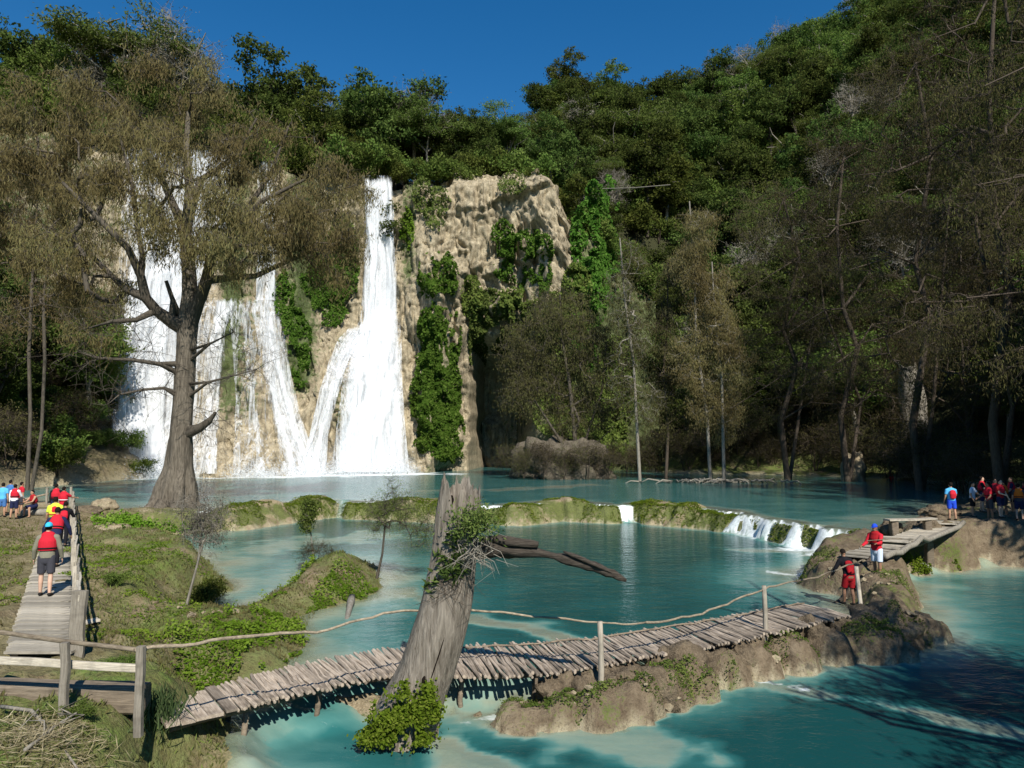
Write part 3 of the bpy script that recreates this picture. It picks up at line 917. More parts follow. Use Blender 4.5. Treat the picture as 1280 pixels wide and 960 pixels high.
def wood_geo(P, par, r, k=6, kthin=4, tmax=None):
    g = Geo()
    i = np.where(par >= 0)[0]
    A, B = P[par[i]], P[i]
    ra, rb = np.minimum(r[par[i]], r[i] * 1.6), r[i]
    if tmax is not None:                      # trunk nodes keep their own continuous radius
        tr_ = i < tmax
        ra = np.where(tr_ & (r[par[i]] < 1.7 * r[i]), r[par[i]], ra)
    d = B - A
    B2 = B + d * .04
    big = rb > .06
    g.frusta(A[big], B2[big], ra[big], rb[big], k)
    g.frusta(A[~big], B2[~big], ra[~big], rb[~big], kthin)
    return g


def twigs(g, rng, A, n, L, r, droop=0.0, up=0.0):
    """short crooked twigs sprouting round the anchors; returns their ends"""
    base = np.repeat(A, n, axis=0)
    d = rng.normal(size=base.shape) + np.array([0, 0, up - droop])
    d /= np.linalg.norm(d, axis=1, keepdims=True)
    ll = L * (.5 + rng.random((len(base), 1)))
    mid = base + d * ll * .5
    d2 = d + rng.normal(size=d.shape) * .45 + np.array([0, 0, -droop * .6])
    end = mid + d2 * ll * .5
    g.frusta(base, mid, np.full(len(base), r), np.full(len(base), r * .75), 3)
    g.frusta(mid, end, np.full(len(base), r * .75), np.full(len(base), r * .35), 3)
    return mid, end


def blob_leaves(g, rng, A, per, sig, L, Wd, flat=.6, droop=0.0, up=.5):
    n = len(A) * per
    Cn = np.repeat(A, per, axis=0) + rng.normal(size=(n, 3)) * np.array([sig, sig, sig * flat])
    ax = rng.normal(size=(n, 3)) + np.array([0, 0, -droop])
    nr = rng.normal(size=(n, 3)) * .8 + np.array([0, -.25, up])
    clump = np.repeat(rng.random(len(A)), per)
    g.leaves(Cn, ax, nr, L * (.6 + .8 * rng.random(n)), Wd * (.6 + .8 * rng.random(n)), np.clip(.55 * clump + .45 * rng.random(n), 0, 1))


def strand_leaves(g, rng, A, per, spread, L, Wd, drop=1.0):
    """hanging feathery sprays"""
    n = len(A) * per
    off = rng.normal(size=(n, 3)) * spread
    off[:, 2] = -np.abs(rng.normal(size=n)) * drop
    Cn = np.repeat(A, per, axis=0) + off
    ax = rng.normal(size=(n, 3)) * .38 + np.array([0, 0, -1.0])
    nr = rng.normal(size=(n, 3)) + np.array([0, -.3, .1])
    clump = np.repeat(np.clip(.5 + .55 * fbm(A[:, 0] * .35, A[:, 1] * .35, A[:, 2] * .35, 2, 19) + .15 * rng.normal(size=len(A)), 0, 1), per)
    g.leaves(Cn, ax, nr, L * (.6 + .8 * rng.random(n)), Wd * (.7 + .6 * rng.random(n)), np.clip(.65 * clump + .35 * rng.random(n), 0, 1))


def limbs(rng, H, n, h0, h1, reach):
    out = []
    for i in range(n):
        a = i / n * 2 * np.pi + rng.normal() * .3
        z0 = H * (h0 + (h1 - h0) * rng.random())
        e = np.array([math.cos(a) * reach, math.sin(a) * reach, z0 + H * (.16 + .2 * rng.random())])
        s = np.array([0, 0, z0])
        out.append(([s, s + (e - s) * .35 + rng.normal(size=3) * .3, s + (e - s) * .7 + rng.normal(size=3) * .4, e], .14))
    return out


TREES = {}


def template(kind, seed):
    rng = np.random.default_rng(seed)
    if kind in ('broad', 'bright'):
        H = 15
        tr = [([(0, 0, -1.5), (.15, 0, 2), (-.1, .2, 5), (.2, .1, 8), (0, 0, 11.5)], .32)] + limbs(rng, H, 6, .35, .6, 3.0)
        ls = [(rng.normal() * 2.3, rng.normal() * 2.3, 10.2 + rng.normal() * 2.0, 1.5 + rng.random() * 1.5, 1.5 + rng.random() * 1.5, 1.2 + rng.random() * 1.0) for _ in range(13)]
        ls += [(0, 0, 10, 2.6, 2.6, 2.8), (rng.normal() * 2, rng.normal() * 2, 5.5, 2.4, 2.4, 1.6), (rng.normal() * 2, -1.5, 6.8, 2.4, 2.4, 1.6)]
        pts = lobes(rng, ls, 250, 2.5)
        P, par, r, tips, nt_ = skeleton(rng, tr, pts, .025, 2.3, .1, .08)
        wg = wood_geo(P, par, r, 6, 3, nt_)
        lg = Geo()
        blob_leaves(lg, rng, P[tips], 46, .46, .42, .23, .55)
        mats = ('leaf_dark', 'bark') if kind == 'broad' else ('leaf_mid', 'bark_pale')
    elif kind == 'feather':
        tr = [([(0, 0, -1.5), (.3, 0, 3), (.1, .2, 6), (-.3, 0, 9)], .22)] + limbs(rng, 13, 7, .4, .65, 3.8)
        ls = [(rng.normal() * 3.0, rng.normal() * 3.0, 9.4 + rng.normal() * 1.3, 2.2, 2.2, .55) for _ in range(14)]
        pts = lobes(rng, ls, 240, 1.0)
        P, par, r, tips, nt_ = skeleton(rng, tr, pts, .022, 2.3, .08, .12)
        wg = wood_geo(P, par, r, 6, 3, nt_)
        lg = Geo()
        blob_leaves(lg, rng, P[tips], 60, .5, .3, .12, .3)
        mats = ('leaf_light', 'bark_pale')
    elif kind == 'bare':
        tr = [([(0, 0, -1.5), (.2, 0, 3), (-.2, .2, 7), (.3, .1, 10), (.1, 0, 13)], .24)] + limbs(rng, 15, 8, .4, .75, 3.0)
        ls = [(0, 0, 11, 4.2, 4.2, 4.2)]
        pts = lobes(rng, ls, 170, 1.2)
        P, par, r, tips, nt_ = skeleton(rng, tr, pts, .03, 2.2, .12, .1)
        wg = wood_geo(P, par, r, 6, 3, nt_)
        mid, end = twigs(wg, rng, P[tips], 7, 1.1, .016, 0, .35)
        lg = Geo()
        blob_leaves(lg, rng, end[::2], 3, .18, .2, .1, .6)
        mats = ('leaf_grey', 'bark_pale')
    elif kind == 'twiggy':
        # half-bare riverside cypress: several stems, fine grey-brown twigs and thin olive sprays
        H = 17
        tr = []
        ns = 2
        for s in range(ns):
            a = rng.random() * 6.28
            tr.append(([(0, 0, -1), (.3 * math.cos(a), .3 * math.sin(a), 2), (.8 * math.cos(a), .8 * math.sin(a), 6), (1.3 * math.cos(a) + rng.normal() * .4, 1.3 * math.sin(a), 11), (1.6 * math.cos(a), 1.6 * math.sin(a) + rng.normal() * .5, 15)], .26))
        tr[1] = (tr[1][0], .18)
        tr += limbs(rng, H, 9, .2, .75, 4.2)
        ls = [(rng.normal() * 2.4, rng.normal() * 2.4, 2.6 + 12.5 * rng.random(), 2.2, 2.2, 1.5) for _ in range(16)]
        pts = lobes(rng, ls, 300, 1.0)
        P, par, r, tips, nt_ = skeleton(rng, tr, pts, .02, 2.25, .13, .08)
        wg = wood_geo(P, par, r, 6, 3, nt_)
        mid, end = twigs(wg, rng, P[tips], 7, 1.0, .011, .15, .1)
        lg = Geo()
        strand_leaves(lg, rng, np.concatenate([end, mid]), 4, .14, .26, .06, .2)
        mats = ('leaf_olive', 'bark_brown')
    elif kind == 'shrub':
        tr = [([(0, 0, -.3), (.1, .1, .5), (.2, 0, 1.0)], .05), ([(0, 0, 0), (-.3, .1, .6), (-.6, .2, 1.1)], .04), ([(0, 0, 0), (.3, -.2, .6), (.6, -.3, 1.0)], .04)]
        ls = [(rng.normal() * .8, rng.normal() * .8, .9 + rng.random() * .9, .7, .7, .6) for _ in range(8)]
        pts = lobes(rng, ls, 90, 2)
        P, par, r, tips, nt_ = skeleton(rng, tr, pts, .012, 2.3, .1, .05)
        wg = wood_geo(P, par, r, 4, 3, nt_)
        lg = Geo()
        blob_leaves(lg, rng, P[tips], 34, .24, .22, .12, .7)
        mats = ('leaf_mid', 'bark_brown')
    elif kind == 'brush':
        # leafless twiggy scrub
        tr = [([(0, 0, -.3), (.2, .1, 1.2), (.3, 0, 2.6)], .06), ([(0, 0, 0), (-.5, .1, 1.2), (-.9, .2, 2.2)], .05), ([(0, 0, 0), (.5, -.2, 1.0), (1.1, -.3, 1.9)], .05)]
        ls = [(rng.normal() * 1.0, rng.normal() * 1.0, 1.2 + rng.random() * 2.2, .9, .9, .8) for _ in range(8)]
        pts = lobes(rng, ls, 110, 1)
        P, par, r, tips, nt_ = skeleton(rng, tr, pts, .012, 2.3, .14, .05)
        wg = wood_geo(P, par, r, 4, 3, nt_)
        mid, end = twigs(wg, rng, P[tips], 7, .6, .008, 0, .2)
        lg = Geo()
        blob_leaves(lg, rng, end, 4, .12, .13, .06, .7)
        mats = ('leaf_olive', 'bark_brown')
    trunk = wg.mesh(kind + '_trunk', M[mats[1]], smooth=True)
    crown = lg.mesh(kind + '_crown', M[mats[0]])
    return trunk, crown


def get_tree(kind, variant):
    if (kind, variant) not in TREES:
        TREES[(kind, variant)] = template(kind, 100 + variant * 13 + sum(map(ord, kind)))
    return TREES[(kind, variant)]


def plant(name, kind, variant, loc, scale, rz, label, cat, group, squash=1.0):
    tm, cm = get_tree(kind, variant)
    e = empty(name, loc, label, cat, group)
    e.rotation_euler = (0, 0, rz)
    e.scale = (scale, scale, scale * squash)
    link('trunk' if cat == 'tree' else 'stem', tm, e)
    link('crown' if cat == 'tree' else 'foliage', cm, e)
    return e


rng = np.random.default_rng(21)
# ---- forest on the hills: trees that stand behind taller ones seen from the valley are left out
cand = []
for zone, (x0, x1, y0, y1, step) in {'falls': (-105, 24, 100, 165, 5.6), 'right': (14, 130, -2, 190, 5.9), 'left': (-120, -46, 58, 120, 6.0)}.items():
    for yy in np.arange(y0, y1, step):
        for xx in np.arange(x0, x1, step):
            cand.append((zone, xx + rng.uniform(-.42, .42) * step, yy + rng.uniform(-.42, .42) * step))
xs = np.array([c[1] for c in cand]); ys = np.array([c[2] for c in cand])
zs = terrain(xs, ys)
srr = sd_poly(xs, ys, RIGHT)
cyy = np.interp(xs, CL_X, CL_Y)
keep = []
for i, (zone, x, y) in enumerate(cand):
    if zone == 'falls':
        if abs(x - cx(618, 108)) < 13 and cyy[i] + 5 < y < cyy[i] + 24 and x < 8: zs[i] = max(zs[i], cliff_top(x) + .5)
        if y < cyy[i] + 5 or zs[i] < 8: continue
    if zone == 'right' and (srr[i] < 5 or zs[i] < 1.0 or (y < 100 and x < 20) or (y > cyy[i] + 4 and x < 20)): continue
    if zone == 'left' and (zs[i] < 3 or y > cyy[i] - 4): continue
    vis = y > 6 and abs(x / y) < .8 and (zs[i] + 4 - CAMZ) / y < .68
    near_shade = zone == 'right' and 0 < y < 62 and x < 56
    if not (vis or near_shade): continue
    keep.append((y, i, zone, vis))
keep.sort()
sky_ = np.full(400, -9.0)
placed = []
for y, i, zone, vis in keep:
    x, z = xs[i], zs[i]
    s = rng.uniform(.72, 1.15) * (1.12 if zone == 'right' else 1)
    H = 15 * s
    if vis:
        b0, b1 = int((x - 3.2 * s) / y * 200 + 200), int((x + 3.2 * s) / y * 200 + 200)
        b0, b1 = max(0, b0), min(399, max(b1, b0 + 1))
        el = (z + H * .93 - CAMZ) / y
        hidden = np.mean(sky_[b0:b1] > el + .035)
        if hidden > .8: continue
        sky_[b0:b1] = np.maximum(sky_[b0:b1], el - .02)
    placed.append((zone, x, y, z, s))
FOREST_LABEL = {
    ('falls', 'broad'): 'dark green leafy tree in the forest above the waterfalls', ('falls', 'bright'): 'bright green leafy tree in the forest above the waterfalls',
    ('falls', 'feather'): 'pale green feathery flat-topped tree in the forest above the waterfalls', ('falls', 'bare'): 'bare grey-branched tree among the green forest above the waterfalls',
    ('right', 'broad'): 'dark green leafy tree on the steep hillside beside the pools', ('right', 'bright'): 'bright green leafy tree on the steep hillside beside the pools',
    ('right', 'feather'): 'pale feathery flat-topped tree on the steep hillside beside the pools', ('right', 'bare'): 'bare pale-branched tree on the steep hillside beside the pools',
    ('right', 'twiggy'): 'brown half-bare twiggy tree on the steep hillside beside the pools',
    ('left', 'broad'): 'dark green leafy tree on the slope behind the boardwalk people', ('left', 'bright'): 'bright green leafy tree on the slope behind the boardwalk people',
    ('left', 'feather'): 'pale feathery flat-topped tree on the slope behind the boardwalk people', ('left', 'bare'): 'bare grey tree on the slope behind the boardwalk people'}
FOREST_NAME = {'broad': 'broadleaf_tree', 'bright': 'broadleaf_tree', 'feather': 'feathery_tree', 'bare': 'bare_tree', 'twiggy': 'twiggy_tree'}
count = {}
for zone, x, y, z, s in placed:
    t = rng.random()
    kind = 'broad' if t < .5 else 'bright' if t < .78 else 'feather' if t < .92 else 'bare'
    if zone == 'right' and z < 22 + 14 * rng.random() and y < 100: kind = 'twiggy' if rng.random() < .55 else kind
    where = FOREST_LABEL[(zone, kind)]
    if zone == 'falls':
        px_ = 640 + F * x / y
        spot = 'above the broad fall' if px_ < 250 else 'above the thin veils of water' if px_ < 400 else 'above the tall narrow fall' if px_ < 520 else 'above the bare rock bulge' if px_ < 715 else 'in the gully beside the bare rock bulge'
        where = where.replace('in the forest above the waterfalls', 'in the forest ' + spot).replace('forest above the waterfalls', 'forest ' + spot).replace('forest in the', 'forest of the')
    elif zone == 'right':
        where = where.replace('on the steep hillside', 'low on the steep hillside' if z < 18 else 'halfway up the steep hillside' if z < 45 else 'high on the steep hillside')
    where = where.replace('pale green feathery flat-topped', 'pale feathery')
    lab = ('tall ' if s > 1.02 else 'small ' if s < .84 else '') + where
    count[lab] = count.get(lab, 0) + 1
    plant(FOREST_NAME[kind], kind, int(rng.integers(0, 4 if kind == 'broad' else 3 if kind in ('bright', 'twiggy') else 2)), (x, y, z - .2), s, rng.random() * 6.28, lab, 'tree', lab.replace(' tree ', ' trees '), rng.uniform(.88, 1.12))
# emergent trees along the skyline
for px, top, Yp, kd, sc in ((222, 2, 101, 'bare', 1.6), (165, 22, 102, 'feather', 1.7), (128, 40, 103, 'bare', 1.3), (350, 40, 112, 'broad', 1.45), (495, 55, 116, 'broad', 1.4), (520, 75, 118, 'bare', 1.3), (600, 82, 134, 'bare', 1.2), (790, 95, 150, 'feather', 1.6), (55, -5, 104, 'broad', 1.4), (900, 40, 140, 'broad', 1.35), (985, 110, 112, 'bare', 1.2), (940, 190, 112, 'bare', 1.2)):
    Hh = {'bare': 15.5, 'feather': 11, 'broad': 13.5}[kd] * sc
    p = W(px, top, Yp); p[2] = float(terrain(p[0], p[1])) - .4 + (2.5 if kd != 'bare' else 1.0) * 0
    lab = {'bare': 'bare pale-limbed tree rising above the forest skyline', 'feather': 'open flat-topped tree rising above the forest skyline', 'broad': 'leafy tree rising above the forest skyline'}[kd]
    plant(FOREST_NAME[kd], kd, 1, p, sc, px * .1, lab, 'tree', lab.replace('tree', 'trees'))
print("forest", len(placed), count)

# ------------------------------------------------------------------ the big cypress before the falls
rng = np.random.default_rng(5)
YC0 = 46.0
def w46(px, py, dy=0.0): return W(px, py, YC0 + dy)
base = w46(218, 628)
base[2] = terrain(base[0], base[1]) - .3
tr = [([base, w46(221, 610), w46(224, 585), w46(227, 545), w46(230, 500), w46(232, 455), w46(234, 410), w46(237, 370), w46(236, 330), w46(232, 290), w46(238, 240), w46(232, 190), w46(236, 140)],
       np.array([1.42, 1.12, .84, .68, .62, .61, .63, .5, .44, .38, .3, .22, .14])),
      ([w46(234, 410), w46(215, 402, -.5), w46(195, 388, -1), w46(182, 372, -1.6), w46(176, 345, -2), w46(160, 310, -3), w46(120, 270, -4), w46(80, 230, -4)], np.array([.6, .42, .34, .3, .24, .2, .16, .1])),
      ([w46(182, 372, -1.6), w46(158, 362, -1), w46(140, 345, 0), w46(105, 310, 1), w46(60, 290, 1)], np.array([.3, .22, .17, .13, .08])),
      ([w46(195, 388, -1), w46(170, 400, -2), w46(140, 402, -3), w46(112, 410, -3)], np.array([.2, .15, .12, .06])),
      ([w46(176, 345, -2), w46(178, 320, -2), w46(172, 285, -2), w46(165, 230, -3), w46(150, 170, -3)], np.array([.2, .17, .15, .12, .07])),
      ([w46(234, 400), w46(250, 372, -.3), w46(258, 350, -.5), w46(265, 322, -1), w46(285, 290, -2), w46(330, 250, -2), w46(380, 225, -2)], np.array([.5, .4, .36, .3, .22, .16, .09])),
      ([w46(258, 350, -.5), w46(285, 348, .5), w46(320, 345, 1), w46(370, 322, 2), w46(430, 300, 2)], np.array([.22, .2, .17, .13, .08])),
      ([w46(265, 322, -1), w46(300, 275, 1), w46(340, 215, 2), w46(360, 160, 2)], np.array([.22, .18, .14, .08])),
      ([w46(232, 290), w46(250, 225, 1), w46(290, 200, 2), w46(320, 150, 2)], np.array([.25, .2, .15, .08])),
      ([w46(232, 290), w46(205, 230, 1), w46(170, 170, 2), w46(140, 130, 2)], np.array([.25, .2, .15, .08])),
      ([w46(231, 470), w46(200, 455, -1), w46(165, 450, -2), w46(125, 448, -3), w46(98, 440, -3)], np.array([.2, .14, .11, .08, .04])),
      ([w46(231, 495), w46(205, 485, -1), w46(180, 487, -1.5), w46(150, 493, -2), w46(135, 505, -2.5)], np.array([.16, .1, .08, .05, .03])),
      ([w46(229, 540), w46(250, 535, -.5), w46(262, 526, -.8), w46(269, 516, -1)], np.array([.34, .27, .2, .1])),
      ([w46(230, 480), w46(260, 478, -1), w46(290, 470, -2), w46(320, 462, -2)], np.array([.12, .08, .05, .03])),
      ([w46(230, 440), w46(262, 430, -1), w46(292, 415, -2)], np.array([.12, .08, .04])),
      ([w46(226, 400), w46(216, 375, -.6), w46(208, 352, -.8)], np.array([.2, .16, .12]))]
L46 = []
for px, py, dy, rx, ry in [(60, 130, 0, 60, 45), (130, 115, 1, 60, 40), (200, 120, 0, 62, 46), (260, 150, 1, 60, 45), (320, 185, 0, 62, 50), (370, 225, 1, 55, 40), (420, 235, 2, 42, 36), (440, 290, 1, 36, 40),
                           (400, 300, 0, 55, 36), (350, 290, 0, 50, 40), (290, 255, -3, 55, 34), (240, 215, -3, 60, 44), (180, 200, -2, 62, 50), (110, 200, 0, 66, 55), (50, 220, 0, 60, 50), (30, 280, 1, 50, 48), (85, 300, -1, 50, 45),
                           (120, 350, -1, 36, 34), (60, 345, 1, 45, 36), (205, 290, -4, 50, 30), (270, 310, -4, 42, 22), (320, 320, -2, 40, 18), (150, 265, -3, 45, 35), (240, 110, 0, 50, 34), (20, 170, 1, 46, 46), (330, 285, -3, 45, 26), (400, 265, -2, 45, 30), (425, 330, 0, 30, 24), (230, 265, -4, 45, 26)]:
    c = w46(px, py, dy * 1.2)
    L46.append((c[0], c[1], c[2], rx * YC0 / F, 2.6, ry * YC0 / F))
sub = []
for c in L46:                            # break each mass into hanging clumps with gaps between
    for _ in range(7):
        d_ = rng.normal(size=3); d_ /= np.linalg.norm(d_)
        sub.append((c[0] + d_[0] * c[3] * .85, c[1] + d_[1] * c[4] * .8, c[2] + d_[2] * c[5] * .85, c[3] * .36, .8, c[5] * .34))
pts = lobes(rng, sub, 1000, 1.0)
pts = np.concatenate([pts] + [np.asarray(pl[-1])[None] + rng.normal(size=(7, 3)) * .7 for pl, _ in tr[1:10]])
P, par, r, tips, nt_ = skeleton(rng, tr, pts, .022, 2.25, .1, .1)
r[:13] = np.maximum(r[:13], 0)
# low bare boughs keep short dead twigs
bare = [i for i in range(nt_) if 4.5 < P[i][2] < 12.5 and r[i] < .45]
cy_tree = empty('cypress_tree', base + np.array([0, 0, .3]), 'big rust-brown cypress with flared trunk at the edge of the upper pool', 'tree')
org = np.array(cy_tree.location)
g = Geo()
# continuous fluted trunk
tp = tr[0][0]; trr = tr[0][1]
tt = np.linspace(0, len(tp) - 1, 60)
TPs = np.stack([np.interp(tt, np.arange(len(tp)), np.array(tp)[:, k]) for k in range(3)], 1)
TR = np.interp(tt, np.arange(len(tp)), trr)
k = 40
an = np.arange(k) / k * 2 * np.pi
flt = 1 + .16 * np.cos(an * 7 + .6)[None] * ss(5.5, 0, TPs[:, 2])[:, None] + .13 * fbm(np.cos(an)[None] * 2.2, np.sin(an)[None] * 2.2, TPs[:, 2][:, None] * .35, 3, 4) \
    + .05 * vn(np.cos(an)[None] * 9, np.sin(an)[None] * 9, TPs[:, 2][:, None] * .5, 8)
V = TPs[:, None, :] + np.stack([np.cos(an)[None] * TR[:, None] * flt, np.sin(an)[None] * TR[:, None] * flt, np.zeros_like(flt)], -1)
i_ = np.arange(k); j_ = (i_ + 1) % k
q0 = np.stack([i_, j_, j_ + k, i_ + k], 1)
g.add(V.reshape(-1, 3), (q0[None] + (np.arange(59) * k)[:, None, None]).reshape(-1, 4))
for a in range(9):                       # buttress roots
    th = a / 9 * 6.28 + .3
    p0 = base + np.array([math.cos(th) * .9, math.sin(th) * .9, 1.0])
    p1 = base + np.array([math.cos(th) * 1.7, math.sin(th) * 1.7, .35])
    p2 = base + np.array([math.cos(th + .2) * 2.6, math.sin(th + .2) * 2.6, -.05])
    g.tube([p0, p1, p2], [.42, .32, .1], 8, .2, seed=a)
trunk = link('trunk', g.mesh('trunk', M['bark_cypress'], org, True), cy_tree)
wg = wood_geo(P[:], np.where(np.arange(len(P)) < 13, -1, par), r, 8, 4, nt_)
for poly, rad in tr[1:]:
    rd_ = np.asarray(rad) * 1.02; rd_[-1] *= .3
    wg.tube(poly, rd_, 9, .15)
mid, end = twigs(wg, rng, P[tips], 4, .9, .014, .2, .1)
bm, be = twigs(wg, rng, P[bare], 5, 1.6, .022, .1, .1)
twigs(wg, rng, be, 3, .9, .012, .1, .1)
twigs(wg, rng, bm, 2, 1.0, .012, .1, .1)
low = np.array([w46(px, py, -1.5) for px, py in [(110, 415), (140, 420), (165, 410), (150, 380), (190, 430), (175, 440), (200, 400), (140, 450), (110, 450), (160, 490), (290, 470), (305, 440), (280, 420), (310, 462)]])
bm, be = twigs(wg, rng, low, 5, 2.0, .018, .1, .1)
twigs(wg, rng, be, 3, 1.0, .01, .1, .1)
limb = link('limbs', wg.mesh('limbs', M['bark'], org, True), cy_tree)
lg = Geo()
strand_leaves(lg, rng, P[tips], 30, .33, .46, .05, .7)
strand_leaves(lg, rng, P[tips], 22, .28, .24, .06, .5)
strand_leaves(lg, rng, end, 9, .2, .36, .05, .4)
link('crown', lg.mesh('crown', M['leaf_rust'], org), cy_tree)

# ------------------------------------------------------------------ other single trees
def big_tree(name, label, base, tr, L, n, leafmat, barkmat, seed, tip=.02, tw=(6, .9, .012), strands=(30, .3, .28, .05, .4), extra=0, cat='tree', blob=None, sides=8):
    rng = np.random.default_rng(seed)
    pts = lobes(rng, L, n, 1.2)
    P, par, r, tips, nt_ = skeleton(rng, tr, pts, tip, 2.25, .12, .08)
    e = empty(name, base, label, cat)
    o = np.asarray(base, float)
    wg = wood_geo(P, par, r, sides, 4, nt_)
    mid, end = twigs(wg, rng, P[tips], *tw, .15, .1)
    link('trunk' if cat == 'tree' else 'stem', wg.mesh('trunk', M[barkmat], o, True), e)
    lg = Geo()
    if strands: strand_leaves(lg, rng, np.concatenate([P[tips], end, mid]) if extra else P[tips], *strands)
    if blob: blob_leaves(lg, rng, np.concatenate([P[tips], end]), *blob)
    link('crown' if cat == 'tree' else 'foliage', lg.mesh('crown', M[leafmat], o), e)
    return e


def on_ground(px, py, z=0.0, sink=.1):
    p = G(px, py, z)
    p[2] = terrain(p[0], p[1]) - sink
    return p


def lob(Y, items, ry):
    out = []
    for px, py, rx, rz in items:
        c = W(px, py, Y)
        out.append((c[0], c[1] + RNG.normal() * ry * .4, c[2], rx * Y / F, ry, rz * Y / F))
    return out


# brown cypress at the left, behind the first one
Yb = 62.0
b0 = W(36, 590, Yb); b0[2] = terrain(b0[0], b0[1]) - .3
big_tree('cypress_tree', 'olive-brown cypress with slender pale stems on the far bank behind the seated people', b0,
         [([b0, W(38, 520, Yb), W(36, 440, Yb), W(40, 360, Yb), W(46, 260, Yb), W(50, 190, Yb)], .17), ([b0, W(52, 540, Yb), W(56, 450, Yb), W(54, 370, Yb), W(70, 280, Yb)], .12)],
         lob(Yb, [(20, 200, 60, 60), (60, 260, 60, 60), (0, 300, 60, 60), (90, 330, 55, 50), (40, 360, 60, 40), (-30, 240, 60, 70), (100, 250, 45, 50), (10, 400, 50, 30), (110, 390, 30, 25)], 3.0), 420, 'leaf_rust', 'bark', 31, strands=(46, .5, .34, .07, .6), extra=0)
# shrubby grey tree on the boulder before the cave
Yr = 84.0
b0 = W(722, 585, Yr); b0[2] = .8
big_tree('shrubby_tree', 'tangled grey-brown half-bare tree on the boulder before the dark cave', b0,
         [([b0, W(718, 540, Yr), W(712, 480, Yr), W(702, 420, Yr), W(700, 370, Yr)], .3), ([b0, W(700, 550, Yr), W(668, 500, Yr), W(650, 470, Yr)], .2), ([b0, W(735, 540, Yr), W(752, 490, Yr), W(758, 430, Yr)], .2), ([b0, W(740, 560, Yr), W(760, 540, Yr)], .15)],
         lob(Yr, [(700, 420, 50, 40), (660, 440, 40, 45), (740, 440, 35, 50), (690, 480, 60, 40), (720, 520, 50, 30), (650, 490, 28, 25), (700, 380, 40, 25), (745, 500, 25, 40)], 2.6), 420, 'leaf_olive', 'bark', 33, tw=(9, 1.3, .016), strands=(5, .3, .3, .08, .3), extra=1)
# slim bare trees on the root islet
for i, (px, py, topx, topy, Yt, lab) in enumerate([(800, 597, 775, 300, 78, 'slim grey leaning tree with bare twigs rising from the water by the cave'),
                                                  (888, 598, 862, 255, 76, 'slender yellowish-brown cypress rising from the tangled roots islet'),
                                                  (905, 600, 890, 330, 75, 'thin pale-stemmed cypress standing on tangled roots in the upper pool'),
                                                  (832, 598, 835, 330, 80, 'thin dark cypress with sparse brown sprays between the leaning tree and roots islet')]):
    b0 = W(px, py, Yt); b0[2] = -.6
    t_ = W(topx, topy, Yt)
    mid_ = (b0 * .5 + t_ * .5) + np.array([.4 * (-1) ** i, 0, 0])
    big_tree('slender_tree', lab, b0, [([b0, b0 * .75 + t_ * .25 + np.array([.2, 0, 0]), mid_, b0 * .25 + t_ * .75, t_], .2)],
             lob(Yt, [(px * (1 - f) + topx * f + RNG.normal() * 8, py * (1 - f) + topy * f, 30 - 12 * f, 34) for f in (.3, .42, .54, .66, .78, .9)], 1.8), 200, 'leaf_rust' if i in (1, 2) else 'leaf_olive', 'bark_pale' if i != 3 else 'bark_brown', 40 + i,
             tw=(6, .9, .012), strands=(13 if i in (1, 2) else 5, .3, .3, .06, .4), extra=1)
# riverside cypresses on the right bank
for i, (px, py, Yt, top, wdt, lab) in enumerate([(985, 596, 80, 230, 70, 'bushy brown cypress with drooping sprays on the shaded shore past the roots islet'),
                                                (1060, 592, 76, 180, 80, 'tall brown cypress with drooping sprays right behind the two swimmers'),
                                                (1150, 600, 62, 60, 95, 'large half-bare cypress beside the broken pale trunk'),
                                                (1250, 600, 50, -40, 110, 'large twiggy cypress spreading dark boughs over the group in red vests'),
                                                (1330, 640, 40, -160, 120, 'twiggy overhanging cypress on the bank past the group in red vests')]):
    b0 = W(px, py, Yt); b0[2] = max(terrain(b0[0], b0[1]), -.5) - .3
    rr = np.random.default_rng(60 + i)
    trs = [([b0, W(px - 9, py - 70, Yt), W(px + 12, py * .62 + top * .38, Yt), W(px - 6, (py + top) / 2, Yt + 1), W(px + 14 * (-1) ** i, (py + 3 * top) / 4, Yt), W(px - 6, top + 20, Yt)], .36), ([b0, W(px + 16, py - 90, Yt + 1), W(px + 30 * (-1) ** i, (py + top) / 2, Yt + 2), W(px + 38 * (-1) ** i, (py + 2 * top) / 3, Yt + 2)], .2)]
    items = []
    for j in range(9):
        f = .22 + .75 * j / 8
        sgn = -1 if j % 2 else 1
        s0 = W(px, py + (top - py) * f, Yt)
        ex_ = W(px + sgn * wdt * (1.15 - .5 * f), py + (top - py) * f + 12 + 20 * rr.normal(), Yt + rr.normal() * 3 - 2)
        trs.append(([s0, s0 * .6 + ex_ * .4 + np.array([0, 0, .8]), ex_], .09))
        items += [(px + sgn * wdt * (1.1 - .5 * f), py + (top - py) * f + 10, wdt * .5, wdt * .33), (px - sgn * wdt * .3, py + (top - py) * f, wdt * .5, wdt * .35)]
    big_tree('cypress_tree', lab, b0, trs, lob(Yt, items, 3.4), 520, 'leaf_olive', 'bark_brown', 70 + i, tw=(7, 1.1, .012), strands=(5, .22, .26, .05, .3), extra=1)
